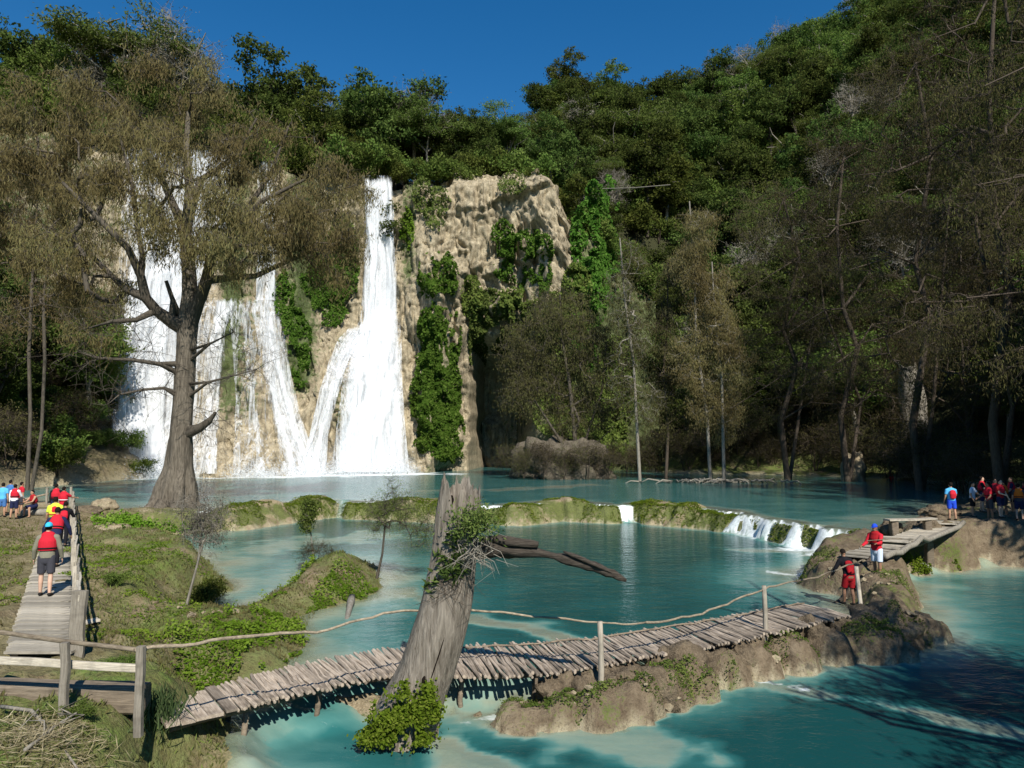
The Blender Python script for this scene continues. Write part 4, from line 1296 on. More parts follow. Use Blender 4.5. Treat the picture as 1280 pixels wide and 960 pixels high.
# broken pale trunk on the right shore
Yt = 80.0
b0 = W(1146, 575, Yt); b0[2] = terrain(b0[0], b0[1]) - .2
g = Geo()
tp = np.array([b0, W(1144, 540, Yt), W(1141, 500, Yt), W(1136, 470, Yt), W(1134, 455, Yt)])
tt = np.linspace(0, 4, 28)
TPs = np.stack([np.interp(tt, np.arange(5), tp[:, c]) for c in range(3)], 1)
k = 22; an = np.arange(k) / k * 2 * np.pi
TR = np.interp(tt, np.arange(5), [1.9, 1.5, 1.3, 1.15, .85])
V = TPs[:, None] + np.stack([np.cos(an), np.sin(an), 0 * an], -1)[None] * (TR[:, None] * (1 + .16 * fbm(np.cos(an)[None] * 2, np.sin(an)[None] * 2, TPs[:, 2:3] * .3, 3, 3)))[..., None]
V[-1, :, 2] += 1.0 * vn(an * 2.2, 0, 0, 5); V[-2, :, 2] += .3 * vn(an * 2.2, 0, 0, 5)
i_ = np.arange(k); j_ = (i_ + 1) % k
g.add(V.reshape(-1, 3), (np.stack([i_, j_, j_ + k, i_ + k], 1)[None] + (np.arange(27) * k)[:, None, None]).reshape(-1, 4))
tag(link('broken_trunk', g.mesh('broken_trunk', M['bark_pale'], b0, True), None, tuple(b0)), 'thick broken pale trunk standing on the shaded right shore', 'stump')
# islet of tangled roots and driftwood
ri = W(905, 602, 74); ri[2] = -.1
g = Geo()
rr = np.random.default_rng(9)
for a in range(70):
    p0 = ri + np.array([rr.normal() * 3.4, rr.normal() * .8, .15 + .25 * rr.random()])
    th = rr.random() * 6.28
    d_ = np.array([math.cos(th), math.sin(th) * .5, 0]) * (1 + 1.6 * rr.random())
    g.tube([p0, p0 + d_ * .5 + np.array([0, 0, .25 * rr.random()]), p0 + d_ - np.array([0, 0, .35])], [.1, .08, .03], 5, .2, seed=a)
tag(link('driftwood', g.mesh('driftwood', M['bark_pale'], ri, True), None, tuple(ri)), 'tangle of pale roots and driftwood lying low in the upper pool', 'driftwood')


def rock(label, loc, size, seed, mat='travertine', name='rock', sub=4, rough=.28, group=None):
    bm = bmesh.new()
    bmesh.ops.create_icosphere(bm, subdivisions=sub, radius=1.0)
    me = bpy.data.meshes.new(name)
    bm.to_mesh(me); bm.free()
    co_ = np.zeros(len(me.vertices) * 3, np.float32); me.vertices.foreach_get('co', co_)
    v = co_.reshape(-1, 3).astype(float)
    n = 1 + rough * fbm(v[:, 0] * 1.3 + seed, v[:, 1] * 1.3, v[:, 2] * 1.3, 4, seed) + .10 * fbm(v[:, 0] * 4, v[:, 1] * 4, v[:, 2] * 4, 3, seed + 2) - .16 * ss(.25, 0., np.abs(fbm(v[:, 0] * 2.2, v[:, 1] * 2.2, v[:, 2] * .7, 2, seed + 5)))
    v = v * n[:, None] * np.asarray(size)
    me.vertices.foreach_set('co', v.astype(np.float32).ravel())
    me.polygons.foreach_set('use_smooth', np.ones(len(me.polygons), bool))
    me.materials.append(M[mat])
    o = link(name, me, None, tuple(float(c) for c in loc))
    return tag(o, label, 'rock', group)


rock('dark ribbed boulder in the upper pool under the tangled grey tree', W(700, 582, 84) * [1, 1, 0] + [0, 0, .4], (5.4, 3.0, 3.7), 3, 'dark_rock', rough=.42, sub=5)
rock('low boulder in the upper pool right of the tangled grey tree', W(752, 590, 83) * [1, 1, 0] + [0, 0, .0], (1.9, 1.4, 1.3), 5, 'dark_rock')
rock('pale shoreline boulder near the two swimmers', W(1066, 585, 78) * [1, 1, 0] + [0, 0, .5], (1.3, 1.2, 2.6), 8, 'travertine')
rock('cream pointed boulder at the pool edge beside the end of the boardwalk', on_ground(128, 641, 0, -.1), (.75, .6, .55), 11)
rock('flat brown boulder beside the cream pointed boulder', on_ground(106, 645, 0, -.02), (1.1, .7, .35), 12, 'brown_rock')
rock('cream flat stone on the grass below the cypress roots', on_ground(140, 662, 0.05, -.0), (.8, .45, .22), 13)
rock('small cream stone in the water beside the cypress roots', on_ground(157, 634, 0, -.15), (.3, .25, .4), 14)
rock('round tan boulder in the stream below the bridge beside the snag', on_ground(375, 925, ZL, -.05), (.36, .34, .42), 15, 'travertine')
rock('larger brown boulder touching the leafy foot of the snag', on_ground(425, 925, ZL, -.1), (.56, .45, .56), 16, 'brown_rock')
rock('dark wet boulder under the leafy foot of the snag', on_ground(465, 945, ZL, -.0), (.6, .4, .5), 17, 'brown_rock')
rock('cream rounded rock under the bridge next to the snag', on_ground(450, 893, ZL, -.05), (.75, .35, .3), 18, 'travertine')
rock('mossy round rock in the white water below the dam', on_ground(968, 662, ZM, -.3), (1.0, .7, .75), 19, 'brown_rock')
rock('small mossy knob in the white water below the dam', on_ground(998, 673, ZM, -.2), (.5, .4, .42), 20, 'brown_rock')
rock('brown boulder propping the far end of the plank bench', on_ground(1160, 662, .2, -.2), (.5, .45, .5), 21, 'brown_rock')
rock('brown boulder propping the near end of the plank bench', on_ground(1113, 666, .1, -.3), (.5, .45, .45), 22, 'brown_rock')
rock('flat grey-brown rock at the water edge beside the boy in blue', on_ground(1175, 650, .2, -.1), (1.1, .6, .35), 23, 'brown_rock')

for i, (px, py, sx_, sy_, sz_, lab) in enumerate([(700, 872, .6, .5, .42, 'tan split boulder nearest the snag under the bridge'), (742, 872, .5, .5, .5, 'tan boulder at the foot of the first rail post'), (795, 862, .8, .6, .62, 'large brown grooved boulder right of the first rail post'),
        (846, 848, .6, .5, .55, 'brown mossy boulder under the middle of the bridge'), (885, 838, .5, .5, .5, 'pale brown boulder by the running white water'), (925, 826, .62, .5, .55, 'grooved brown boulder left of the second rail post'), (968, 812, .6, .55, .55, 'mossy brown boulder below the second rail post'),
        (1012, 808, .6, .5, .6, 'rounded tan boulder with green streak near the bridge landing'), (1042, 800, .5, .5, .55, 'narrow tan boulder at the bridge landing'), (1110, 792, .9, .7, .6, 'big dark mossy boulder at the outer end of the landing')]):
    p = G(px, py, -1.25)
    rock(lab, (p[0], p[1], -1.25), (sx_, sy_, sz_), 130 + i * 3, 'brown_rock', rough=.42, sub=4)

# ------------------------------------------------------------------ leaf cover on rock and ground
def leaf_patch(name, label, cat, ells, n, L, Wd, mat, depth=.5, droop=.6, kind=None):
    """climbers on the rock face inside ellipses (px,py,rx,ry)"""
    Pn = []
    tot = sum(e[2] * e[3] for e in ells)
    for ex_, ey_, rx, ry in ells:
        k = int(n * rx * ry / tot)
        a = RNG.random(k) * 6.28; rr_ = np.sqrt(RNG.random(k)) 
        qx, qy = ex_ + np.cos(a) * rr_ * rx, ey_ + np.sin(a) * rr_ * ry
        keep_ = fbm(qx * .06, qy * .045, 0, 3, 90) > -.35 - .5 * (1 - rr_)
        Pn.append(C(qx[keep_], qy[keep_]))
    A = np.concatenate(Pn)
    lump = 1.1 * np.clip(fbm(A[:, 0] * .7, A[:, 2] * .5, 0, 3, 91) + .35, 0, None)
    A[:, 1] -= (lump + depth * RNG.random(len(A)))
    g = Geo()
    k = len(A)
    ax = RNG.normal(size=(k, 3)) * .6 + np.array([0, -.3, -droop])
    nr = RNG.normal(size=(k, 3)) * .5 + np.array([0, -1., .5])
    g.leaves(A, ax, nr, L * (.6 + .8 * RNG.random(k)), Wd * (.6 + .8 * RNG.random(k)))
    o0 = A.mean(0); o0[2] = A[:, 2].min()
    return tag(link(name, g.mesh(name, M[mat], o0), None, tuple(o0)), label, cat, None, kind)


leaf_patch('vine_curtain', 'thick green vine column hanging between the tall fall and the cave', 'vine', [(548, 350, 26, 38), (550, 420, 28, 55), (548, 490, 30, 55), (556, 540, 26, 36), (535, 460, 14, 60)], 15000, .5, .34, 'leaf_vine')
leaf_patch('vine_curtain', 'green vine patch growing under the overhang of the bare bulge', 'vine', [(660, 315, 32, 28), (630, 300, 16, 24), (668, 345, 22, 30), (645, 335, 30, 20)], 7000, .45, .3, 'leaf_vine')
leaf_patch('vine_curtain', 'long green vine curtain down the right shoulder of the bare bulge', 'vine', [(740, 300, 28, 50), (735, 370, 26, 45), (752, 250, 22, 30), (725, 430, 22, 45), (760, 330, 16, 50)], 12000, .5, .32, 'leaf_vine')
leaf_patch('vine_curtain', 'bright green mossy tuft beside the lip of the tall fall', 'vine', [(509, 290, 9, 28), (512, 312, 7, 14)], 1500, .35, .25, 'leaf_vivid', .3)
leaf_patch('vine_curtain', 'green hanging cover between the thin veils and the tall fall', 'vine', [(370, 370, 24, 40), (372, 420, 18, 40), (400, 340, 26, 45), (415, 380, 24, 30), (430, 330, 20, 60), (378, 460, 12, 26)], 13000, .45, .3, 'leaf_vine')
leaf_patch('vine_curtain', 'dark green growth hanging over the cave mouth', 'vine', [(612, 395, 26, 34), (640, 400, 22, 30), (598, 430, 12, 40), (625, 430, 14, 14)], 6500, .5, .32, 'leaf_dark')
leaf_patch('vine_curtain', 'dark shrubby growth on the ledges beneath the bare bulge', 'vine', [(700, 400, 36, 34), (660, 395, 30, 22), (720, 360, 18, 30), (590, 375, 14, 30), (640, 375, 20, 14)], 8000, .5, .28, 'leaf_mid', 1.0)
leaf_patch('vine_curtain', 'dull green growth on the rock foot behind the tangled grey tree', 'vine', [(770, 480, 28, 60), (760, 550, 26, 34), (700, 500, 40, 50), (735, 520, 30, 50), (680, 440, 30, 40)], 11000, .5, .3, 'leaf_mid', 1.2)
leaf_patch('vine_curtain', 'low green creepers on the cream rock beside the tall fall', 'vine', [(528, 545, 12, 22), (520, 500, 7, 26), (565, 570, 16, 10)], 1800, .4, .28, 'leaf_vine')
leaf_patch('vine_curtain', 'greyish scrub clinging to the upper left of the bare bulge', 'vine', [(548, 265, 18, 30), (530, 245, 14, 24), (640, 232, 18, 14)], 3200, .4, .2, 'leaf_light')
leaf_patch('vine_curtain', 'green scrub at the foot of the rock left of the broad fall', 'vine', [(100, 530, 32, 40), (110, 490, 22, 26), (90, 560, 40, 24), (60, 440, 40, 50), (30, 520, 40, 50)], 9000, .5, .3, 'leaf_mid', 1.2)


def cover(name, label, polys, n, L, Wd, mat, zoff=.05, lift=.12, kind='stuff', lo=-9, up=.8, thr=-.1, seed=0, spread=.25):
    """low leafy growth on the ground inside plan ellipses (x,y,rx,ry)"""
    Cn = []
    tot = sum(e[2] * e[3] for e in polys)
    for x0, y0, rx, ry in polys:
        k = int(n * rx * ry / tot)
        a = RNG.random(k) * 6.28; rr_ = np.sqrt(RNG.random(k))
        qx, qy = x0 + np.cos(a) * rr_ * rx, y0 + np.sin(a) * rr_ * ry
        z_ = terrain(qx, qy)
        ok = (z_ > water_level(qx, qy) + .0) & (z_ > lo) & (fbm(qx * .9, qy * .9, 0, 3, 60 + seed) > thr - .6 * (1 - rr_))
        Cn.append(np.stack([qx, qy, z_], 1)[ok])
    A = np.concatenate(Cn)
    if not len(A): return
    k = len(A)
    lump = np.clip(fbm(A[:, 0] * 2.2, A[:, 1] * 2.2, 0, 2, 44) + .4, 0, None)
    A[:, 2] += zoff + lift * (lump * RNG.random(k) * 1.6)
    g = Geo()
    ax = RNG.normal(size=(k, 3)) * np.array([1, 1, .5]) + np.array([0, -.2, .1])
    nr = RNG.normal(size=(k, 3)) * .45 + np.array([0, -.3, up])
    g.leaves(A, ax, nr, L * (.6 + .8 * RNG.random(k)), Wd * (.6 + .8 * RNG.random(k)), np.clip(.5 * lump + .5 * RNG.random(k), 0, 1))
    o0 = A.mean(0)
    return tag(link(name, g.mesh(name, M[mat], o0), None, tuple(o0)), label, None if kind else 'plant', None, kind)


def el(px, py, z, rx, ry):
    p = G(px, py, z)
    return (p[0], p[1], rx, ry)


cover('ground_cover', 'bright green leaves carpeting the peninsula and its mound', [el(455, 728, -.6, 1.2, 1.2), el(415, 738, -.6, 1.1, 1.4), el(330, 775, -.6, 1.5, 1.3), el(370, 750, -.6, 1.2, 1.6), el(350, 800, -.6, 1.2, 1.0), el(300, 815, -.6, 1.6, 1.2), el(345, 822, -.7, .8, .7), el(250, 735, -.4, .9, 1.4), el(222, 740, -.3, .8, 1.0), el(295, 790, -.6, 1.0, .8), el(265, 830, -.5, .8, .8), el(360, 725, -.7, .9, 1.2)],
      26000, .085, .055, 'leaf_vivid', .03, .16, thr=-.05, seed=1)
cover('ground_cover', 'low green weeds scattered over the left bank grass', [el(150, 720, .1, 2.2, 3.5), el(200, 735, 0, 1.6, 2.2), el(150, 780, .1, 1.6, 1.6), el(205, 790, 0, 1.4, 1.2), el(130, 690, .1, 2.0, 3.0), el(20, 740, .1, 1.2, 3.0), el(215, 830, -.1, .9, .8), el(5, 690, .1, 1.5, 4.0), el(190, 700, 0, 2.0, 2.0)], 30000, .07, .04, 'leaf_vivid', .01, .06, thr=.12, seed=7)
cover('ground_cover', 'bright green low plants on the bank below the cypress roots', [el(170, 655, 0, 2.2, 1.0), el(195, 650, 0, 2.0, .9), el(160, 662, 0, 1.6, 1.0), el(225, 645, 0, 1.6, .9)], 9000, .13, .09, 'leaf_vivid', .05, .25, thr=-.2, seed=2)
dam_pts = [(DAM[i] * (1 - t) + DAM[i + 1] * t) for i in range(4, len(DAM) - 2) for t in (0, .33, .66)]
cover('ground_cover', 'green moss and low plants along the travertine dam', [(p[0], p[1] - .7, 1.3, 1.0) for p in dam_pts], 60000, .085, .055, 'leaf_vivid', .01, .06, thr=-.05, seed=3)
cover('ground_cover', 'bright green creepers on the bank below the right walkway', [el(1150, 703, -.9, 1.0, .7), el(1180, 702, -.9, 1.2, .7), el(1212, 700, -.9, .8, .8), el(1125, 708, -1.0, .7, .6), el(1225, 690, -.5, .5, .9)], 8000, .11, .08, 'leaf_vivid', .04, .2, thr=-.3, seed=4)
cover('ground_cover', 'dark green moss on the rocks under the bridge and its landing', [el(1140, 790, -1.0, 1.2, .9), el(840, 862, -1.2, .6, .5), el(1130, 742, -.9, 1.0, .8), el(965, 815, -1.1, .4, .5), el(690, 868, -1.1, .4, .3), el(1090, 806, -1.2, .8, .5), el(720, 880, -1.2, .9, .5), el(660, 885, -1.3, .6, .5), el(780, 872, -1.2, .8, .5), el(860, 850, -1.1, .8, .5), el(1060, 760, -.7, 1.0, .8), el(1160, 690, -.3, 1.2, .8), el(1230, 700, -.8, 1.0, .6), el(900, 840, -1.1, .6, .4), el(1000, 812, -1.1, .6, .4), el(1020, 722, -.9, .8, .8)], 26000, .05, .035, 'leaf_mid', .02, .08, thr=-.1, seed=5)
# grass over the left bank
n = 90000
qx = RNG.uniform(-26, -3.5, n); qy = RNG.uniform(8.2, 44, n) 
qy = 8.2 + (qy - 8.2) * RNG.random(n) ** .6
sl_v = sd_poly(qx, qy, LEFT)
pd_, _ = seg_dist(qx, qy, path_line)
ok = (sl_v > .15) & (pd_ > .75) & (fbm(qx * .6, qy * .6, 0, 3, 62) > -.25)
qx, qy = qx[ok], qy[ok]; k = len(qx)
A = np.stack([qx, qy, terrain(qx, qy) + .03], 1)
g = Geo()
ax = RNG.normal(size=(k, 3)) * .55 + np.array([0, 0, 1.0])
g.leaves(A, ax, RNG.normal(size=(k, 3)) + np.array([0, -.6, .3]), .08 + .13 * RNG.random(k), .014 + .012 * RNG.random(k) + A[:, 1] * .0005, np.clip(.5 + .5 * fbm(qx * .5, qy * .5, 0, 3, 63) + .25 * RNG.normal(size=k), 0, 1))
tag(link('grass', g.mesh('grass', M['grass'], (0, 0, 0))), 'short dry grass on the left bank beside the boardwalk', None, None, 'stuff')

# ------------------------------------------------------------------ small plants on the banks
def stem_tree(name, label, base, top, r0, items, Y, n, leafmat, barkmat, seed, **kw):
    base = np.asarray(base, float)
    midp = base * .55 + top * .45 + np.array([.08, 0, 0])
    return big_tree(name, label, base, [([base, midp, top], r0)], lob(Y, items, kw.pop('ry', .45)), n, leafmat, barkmat, seed, **kw)


b0 = on_ground(232, 752, -.3, .12); Yt = b0[1]
stem_tree('willow_shrub', 'slender leaning shrub with thin grey leaves on the left bank', b0, W(256, 640, Yt), .045, [(250, 660, 22, 22), (262, 640, 26, 24), (245, 632, 22, 22), (268, 662, 16, 20), (256, 612, 14, 18), (240, 655, 16, 14)], Yt, 130, 'leaf_grey', 'bark_pale', 81, tip=.006, tw=(6, .3, .004), strands=None, blob=(5, .06, .06, .02, .8), cat='shrub', sides=7)
b0 = on_ground(470, 708, -.6, .12); Yt = b0[1]
stem_tree('airy_shrub', 'airy olive-leaved little tree on the mossy mound', b0, W(482, 650, Yt), .06, [(490, 640, 26, 20), (515, 650, 22, 18), (470, 655, 18, 14), (525, 670, 16, 18), (500, 625, 20, 14), (492, 605, 10, 14), (480, 635, 22, 16), (535, 655, 12, 16)], Yt, 170, 'leaf_light', 'bark', 82, tip=.006, tw=(7, .35, .004), strands=None, blob=(5, .07, .065, .02, .8), cat='shrub', sides=7)
b0 = on_ground(390, 706, -.6, .12); Yt = b0[1]
stem_tree('sapling', 'thin sapling with a small dark leafy tuft standing on the peninsula', b0, W(387, 650, Yt), .04, [(385, 645, 9, 10), (386, 632, 8, 9), (384, 656, 7, 8)], Yt, 40, 'leaf_mid', 'bark_pale', 83, tip=.006, tw=(4, .15, .004), strands=None, blob=(12, .08, .12, .045, .8), cat='shrub', sides=7)
b0 = on_ground(262, 722, -.3, .1)
plant('round_bush', 'shrub', 0, b0, .42, .5, 'round dark green bush at the waterside by the leaning shrub', 'bush', None)
b0 = on_ground(398, 712, -.6, .1)
plant('brown_bush', 'brush', 0, b0, .3, 1.5, 'low brown twiggy bush on top of the mossy mound', 'bush', None)
# a tuft of reeds behind the corner post
b0 = on_ground(196, 872, 0, .02)
g = Geo(); k = 420
A = b0 + np.stack([RNG.normal(size=k) * .18, RNG.normal(size=k) * .22, .12 + .38 * RNG.random(k)], 1)
g.leaves(A, RNG.normal(size=(k, 3)) * .35 + np.array([0, 0, 1.0]), RNG.normal(size=(k, 3)) + np.array([0, -1., .2]), .28 + .2 * RNG.random(k), .022)
tag(link('reed_tuft', g.mesh('reed_tuft', M['reed'], b0), None, tuple(b0)), 'grey-green reed tuft growing behind the corner fence post', 'plant')
for i, (px, py, sc, lab) in enumerate([(14, 872, .09, 'small green sprig sprouting in front of the squared timber'), (100, 905, .1, 'low green weed under the fence beside the straw heap'), (150, 852, .11, 'green weed behind the lower fence rail'), (143, 735, .17, 'small bushy weed in the middle of the dry grass'), (52, 905, .08, 'tiny weed by the foot of the fence')]):
    plant('weed', 'shrub', i % 2, on_ground(px, py, .05, .03), sc, i * 1.3, lab, 'plant', None)
# scrub along the shaded shore, the far slope and the cliff edge
rr = np.random.default_rng(77)
for i in range(26):
    t = i / 25
    px = 780 + 470 * t + rr.normal() * 8
    Yq = np.interp(px, [780, 900, 1000, 1080, 1150, 1260], [100, 99, 95, 84, 68, 48]) + rr.random() * 4
    p = W(px, 590, Yq); p[2] = terrain(p[0], p[1])
    if p[2] < -.3: p[2] = -.2
    plant('scrub', 'brush', int(rr.integers(0, 3)), p, rr.uniform(.9, 1.9), rr.random() * 6, 'brown twiggy scrub on the shaded shore under the hillside trees', 'bush', 'scrub on the shaded shore')
for i in range(34):
    x_ = rr.uniform(-78, -45); y_ = rr.uniform(58, 84)
    z_ = float(terrain(x_, y_))
    if z_ < .2: continue
    kd = 'shrub' if rr.random() < .55 else 'brush'
    plant('bank_bush' if kd == 'shrub' else 'bank_scrub', kd, int(rr.integers(0, 3)), (x_, y_, z_ - .1), rr.uniform(.9, 1.7), rr.random() * 6, 'green bush on the slope behind the boardwalk people' if kd == 'shrub' else 'dry brown scrub on the slope behind the boardwalk people', 'bush', 'green bushes on the slope' if kd == 'shrub' else 'dry scrub on the slope')
for i in range(46):
    x_ = -70 + 92 * i / 45 + rr.normal() * .7
    y_ = np.interp(x_, CL_X, CL_Y) + rr.uniform(.2, 4.5)
    z_ = float(cliff_top(x_)) - 1.2
    if abs(x_ - cx(472, 105)) < 2.2: y_ += 5; z_ += 1.5
    plant('cliff_bush', 'shrub', int(rr.integers(0, 3)), (x_, y_, z_), rr.uniform(1.3, 2.5), rr.random() * 6, 'green bush at the brink of the cliff under the forest', 'bush', 'bushes along the brink of the cliff')
for i in range(110):
    x_ = rr.uniform(16, 80); y_ = rr.uniform(100, 165)
    if x_ / y_ > .7: continue
    z_ = float(terrain(x_, y_))
    if z_ < 4: continue
    plant('hillside_bush', 'shrub', int(rr.integers(0, 3)), (x_, y_, z_ - .3), rr.uniform(1.6, 3.0), rr.random() * 6, 'green bush filling a gap between trees low on the steep hillside' if z_ < 35 else 'green bush filling a gap between trees high on the steep hillside', 'bush', 'bushes low on the hillside' if z_ < 35 else 'bushes high on the hillside')
for i, (px, Yc, sc_) in enumerate([(655, 81, .8), (680, 80, 1.0), (705, 80.5, .9), (735, 80, 1.0), (760, 81, .8), (645, 84, 1.0)]):
    p = W(px, 590, Yc); p[2] = .3
    plant('rock_scrub', 'brush', i % 3, p, sc_, i * 1.7, 'grey twiggy scrub growing round the dark ribbed boulder', 'bush', 'scrub round the dark boulder')
# loose stones
def stones(name, label, polys, n, smin, smax, mat, seed):
    r_ = np.random.default_rng(seed)
    bm = bmesh.new(); bmesh.ops.create_icosphere(bm, subdivisions=1, radius=1.0)
    bv = np.array([v.co[:] for v in bm.verts]); bf = np.array([[v.index for v in f.verts] for f in bm.faces]); bm.free()
    g = Geo(); tot = sum(e_[2] * e_[3] for e_ in polys)
    for x0, y0, rx, ry in polys:
        for _ in range(max(1, int(n * rx * ry / tot))):
            a = r_.random() * 6.28; q_ = math.sqrt(r_.random())
            x_, y_ = x0 + math.cos(a) * q_ * rx, y0 + math.sin(a) * q_ * ry
            sz = smin + (smax - smin) * r_.random() ** 3
            v = bv * (1 + .3 * r_.normal(size=(len(bv), 1))) * np.array([1, .8 + .4 * r_.random(), .55]) * sz
            c_, s_ = math.cos(a * 3), math.sin(a * 3)
            v = v @ np.array([[c_, -s_, 0], [s_, c_, 0], [0, 0, 1]])
            g.add(v + np.array([x_, y_, float(terrain(x_, y_)) + sz * .15]), None, bf)
    tag(link(name, g.mesh(name, M[mat], (0, 0, 0))), label, None, None, 'stuff')


stones('pebbles', 'loose stones along the shores and landing', [el(700, 885, -1.3, .9, .5), el(800, 870, -1.2, 1.2, .5), el(940, 835, -1.2, 1.2, .5), el(1080, 760, -.7, 1.4, 1.4), el(1120, 740, -.7, 1.0, 1.0), el(1050, 728, -.7, 1.2, 1.0), el(280, 905, -.8, .6, .6), el(240, 770, -.6, 1.2, .8), el(130, 650, .05, 2.5, 1.0), el(1210, 668, .2, 2.0, 1.2)], 420, .02, .13, 'travertine', 4)
for i in range(26):
    x_ = rr.uniform(-54, -42.5); y_ = rr.uniform(62, 86)
    z_ = float(terrain(x_, y_))
    if z_ < .1: continue
    plant('waterside_bush', 'shrub', i % 3, (x_, y_, z_ - .1), rr.uniform(.7, 1.3), rr.random() * 6, 'green bush on the low bank beside the foot of the broad fall', 'bush', 'bushes beside the foot of the broad fall')
# cable across the gorge
g = Geo(); a, b_ = W(748, 236, 104), W(838, 231, 100)
g.tube([a, (a + b_) / 2 - np.array([0, 0, .15]), b_], .06, 5)
tag(link('cable', g.mesh('cable', M['bark_pale'], a), None, tuple(a)), 'thin grey cable stretched across the gorge beside the bare bulge', 'cable')

# ------------------------------------------------------------------ shade trees standing beside and behind the viewpoint
for i, (x, y, kd, sc) in enumerate([(13.2, 6.0, 'twiggy', .9), (31, 24, 'broad', 1.1)]):
    z = float(terrain(x, y))
    z = max(z, -1.5)
    plant(FOREST_NAME[kd], kd, i % 3, (x, y, z - .2), sc, i * 1.1, 'half-bare twiggy tree shading the lower pool' if kd == 'twiggy' else 'leafy tree shading the lower pool', 'tree', 'twiggy trees round the lower pool' if kd == 'twiggy' else 'leafy trees round the lower pool')

# ------------------------------------------------------------------ stick footbridge
def polyG(pts): return np.array([G(*p) for p in pts])


def resample(P, n):
    P = np.asarray(P, float)
    d = np.concatenate([[0], np.cumsum(np.linalg.norm(np.diff(P, axis=0), axis=1))])
    t = np.linspace(0, d[-1], n)
    return np.stack([np.interp(t, d, P[:, c]) for c in range(3)], 1)


def stick_mesh(seed, k=7):
    r_ = np.random.default_rng(seed)
    g = Geo()
    xs_ = np.linspace(-.5, .5, 6)
    pts = np.stack([xs_, .012 * r_.normal(size=6), .010 * r_.normal(size=6)], 1)
    g.tube(pts, 0.032 * (1 + .12 * r_.normal(size=6)), k, .1, True, seed)
    return g.mesh('stick', M['stick'], smooth=False)


STICKS = [stick_mesh(i) for i in range(6)]
g = Geo(); g.box((0, 0, 0), (1, .21, .05)); PLANK = g.mesh('plank', M['stick'])


def orient(d):
    return Vector(d).to_track_quat('X', 'Z')


BR = np.array(G(205, 893, -.3))
bridge = empty('footbridge', BR, 'narrow rustic footbridge decked with crosswise sticks over the water', 'bridge')
rb = random.Random(4)


def deck(back, front, n, parent, org, meshes, name, jit=.03, zj=.012, sc=1.0):
    B, Fr = resample(polyG(back), n), resample(polyG(front), n)
    for i in range(n):
        a, c = B[i], Fr[i]
        d = c - a
        L = np.linalg.norm(d) * rb.uniform(.96, 1.1)
        d = d / np.linalg.norm(d) + np.array([rb.gauss(0, jit), rb.gauss(0, jit), rb.gauss(0, .012)])
        o = link(name, meshes[rb.randrange(len(meshes))], parent, tuple((a + c) / 2 - org + np.array([0, 0, rb.gauss(0, zj)])))
        o.rotation_mode = 'QUATERNION'
        o.rotation_quaternion = orient(d) @ Quaternion((1, 0, 0), rb.uniform(-.5, .5) if name == 'stick' else 0)
        t = rb.uniform(.85, 1.2) * sc
        o.scale = (L, t, t)


LB = [(196, 878, -.36), (222, 870, -.42), (262, 860, -.5), (325, 843, -.6), (392, 827, -.66), (478, 812, -.7)]
LF = [(216, 907, -.36), (244, 900, -.42), (290, 889, -.5), (350, 873, -.6), (420, 858, -.66), (505, 841, -.7)]
RB = [(530, 809, -.7), (606, 807, -.7), (672, 804, -.7), (738, 798, -.68), (815, 787, -.66), (910, 771, -.62), (1000, 754, -.6)]
RF = [(560, 846, -.7), (636, 846, -.7), (715, 838, -.7), (790, 824, -.68), (870, 812, -.66), (965, 792, -.62), (1062, 770, -.6)]
deck(LB[:3], LF[:3], 5, bridge, BR, [PLANK], 'plank', .02)
deck([(270, 858, -.51)] + LB[3:] + RB[:2], [(299, 887, -.51)] + LF[3:] + RF[:2], 106, bridge, BR, STICKS, 'stick')
deck([(610, 807, -.7)] + RB[2:], [(640, 846, -.7)] + RF[2:], 134, bridge, BR, STICKS, 'stick')
for lo, hi in ((LB + RB, LF + RF),):
    Bp, Fp = resample(polyG(lo), 40), resample(polyG(hi), 40)
    for f in (.14, .82):
        g = Geo()
        pts = Bp * (1 - f) + Fp * f - np.array([0, 0, .11]) + np.array([0, 0, 1])[None] * (.02 * np.sin(np.arange(40)))[:, None]
        g.tube(pts, .065, 8, .15, seed=int(f * 10))
        link('stringer', g.mesh('stringer', M['timber'], BR, True), bridge)
    Fr = resample(polyG(hi), 12)
    Bk = resample(polyG(lo), 12)
    for i in range(1, 12):
        for f in (.2, .8):
            p = Bk[i] * (1 - f) + Fr[i] * f
            if rb.random() < .75:
                g = Geo()
                g.tube([p - np.array([0, 0, .1]), p - np.array([.05, 0, .6]), p - np.array([rb.gauss(0, .06), 0, 1.35])], .055, 7, .1, seed=i)
                link('pile', g.mesh('pile', M['timber'], BR, True), bridge)
# thin lashing pole laid along the far edge of the deck
g = Geo()
Bk = resample(polyG(RB), 30) * .9 + resample(polyG(RF), 30) * .1
g.tube(Bk + np.array([0, 0, .05]) + .015 * RNG.normal(size=(30, 3)), .022, 6, .1)
link('lashing_pole', g.mesh('lashing_pole', M['timber'], BR, True), bridge)

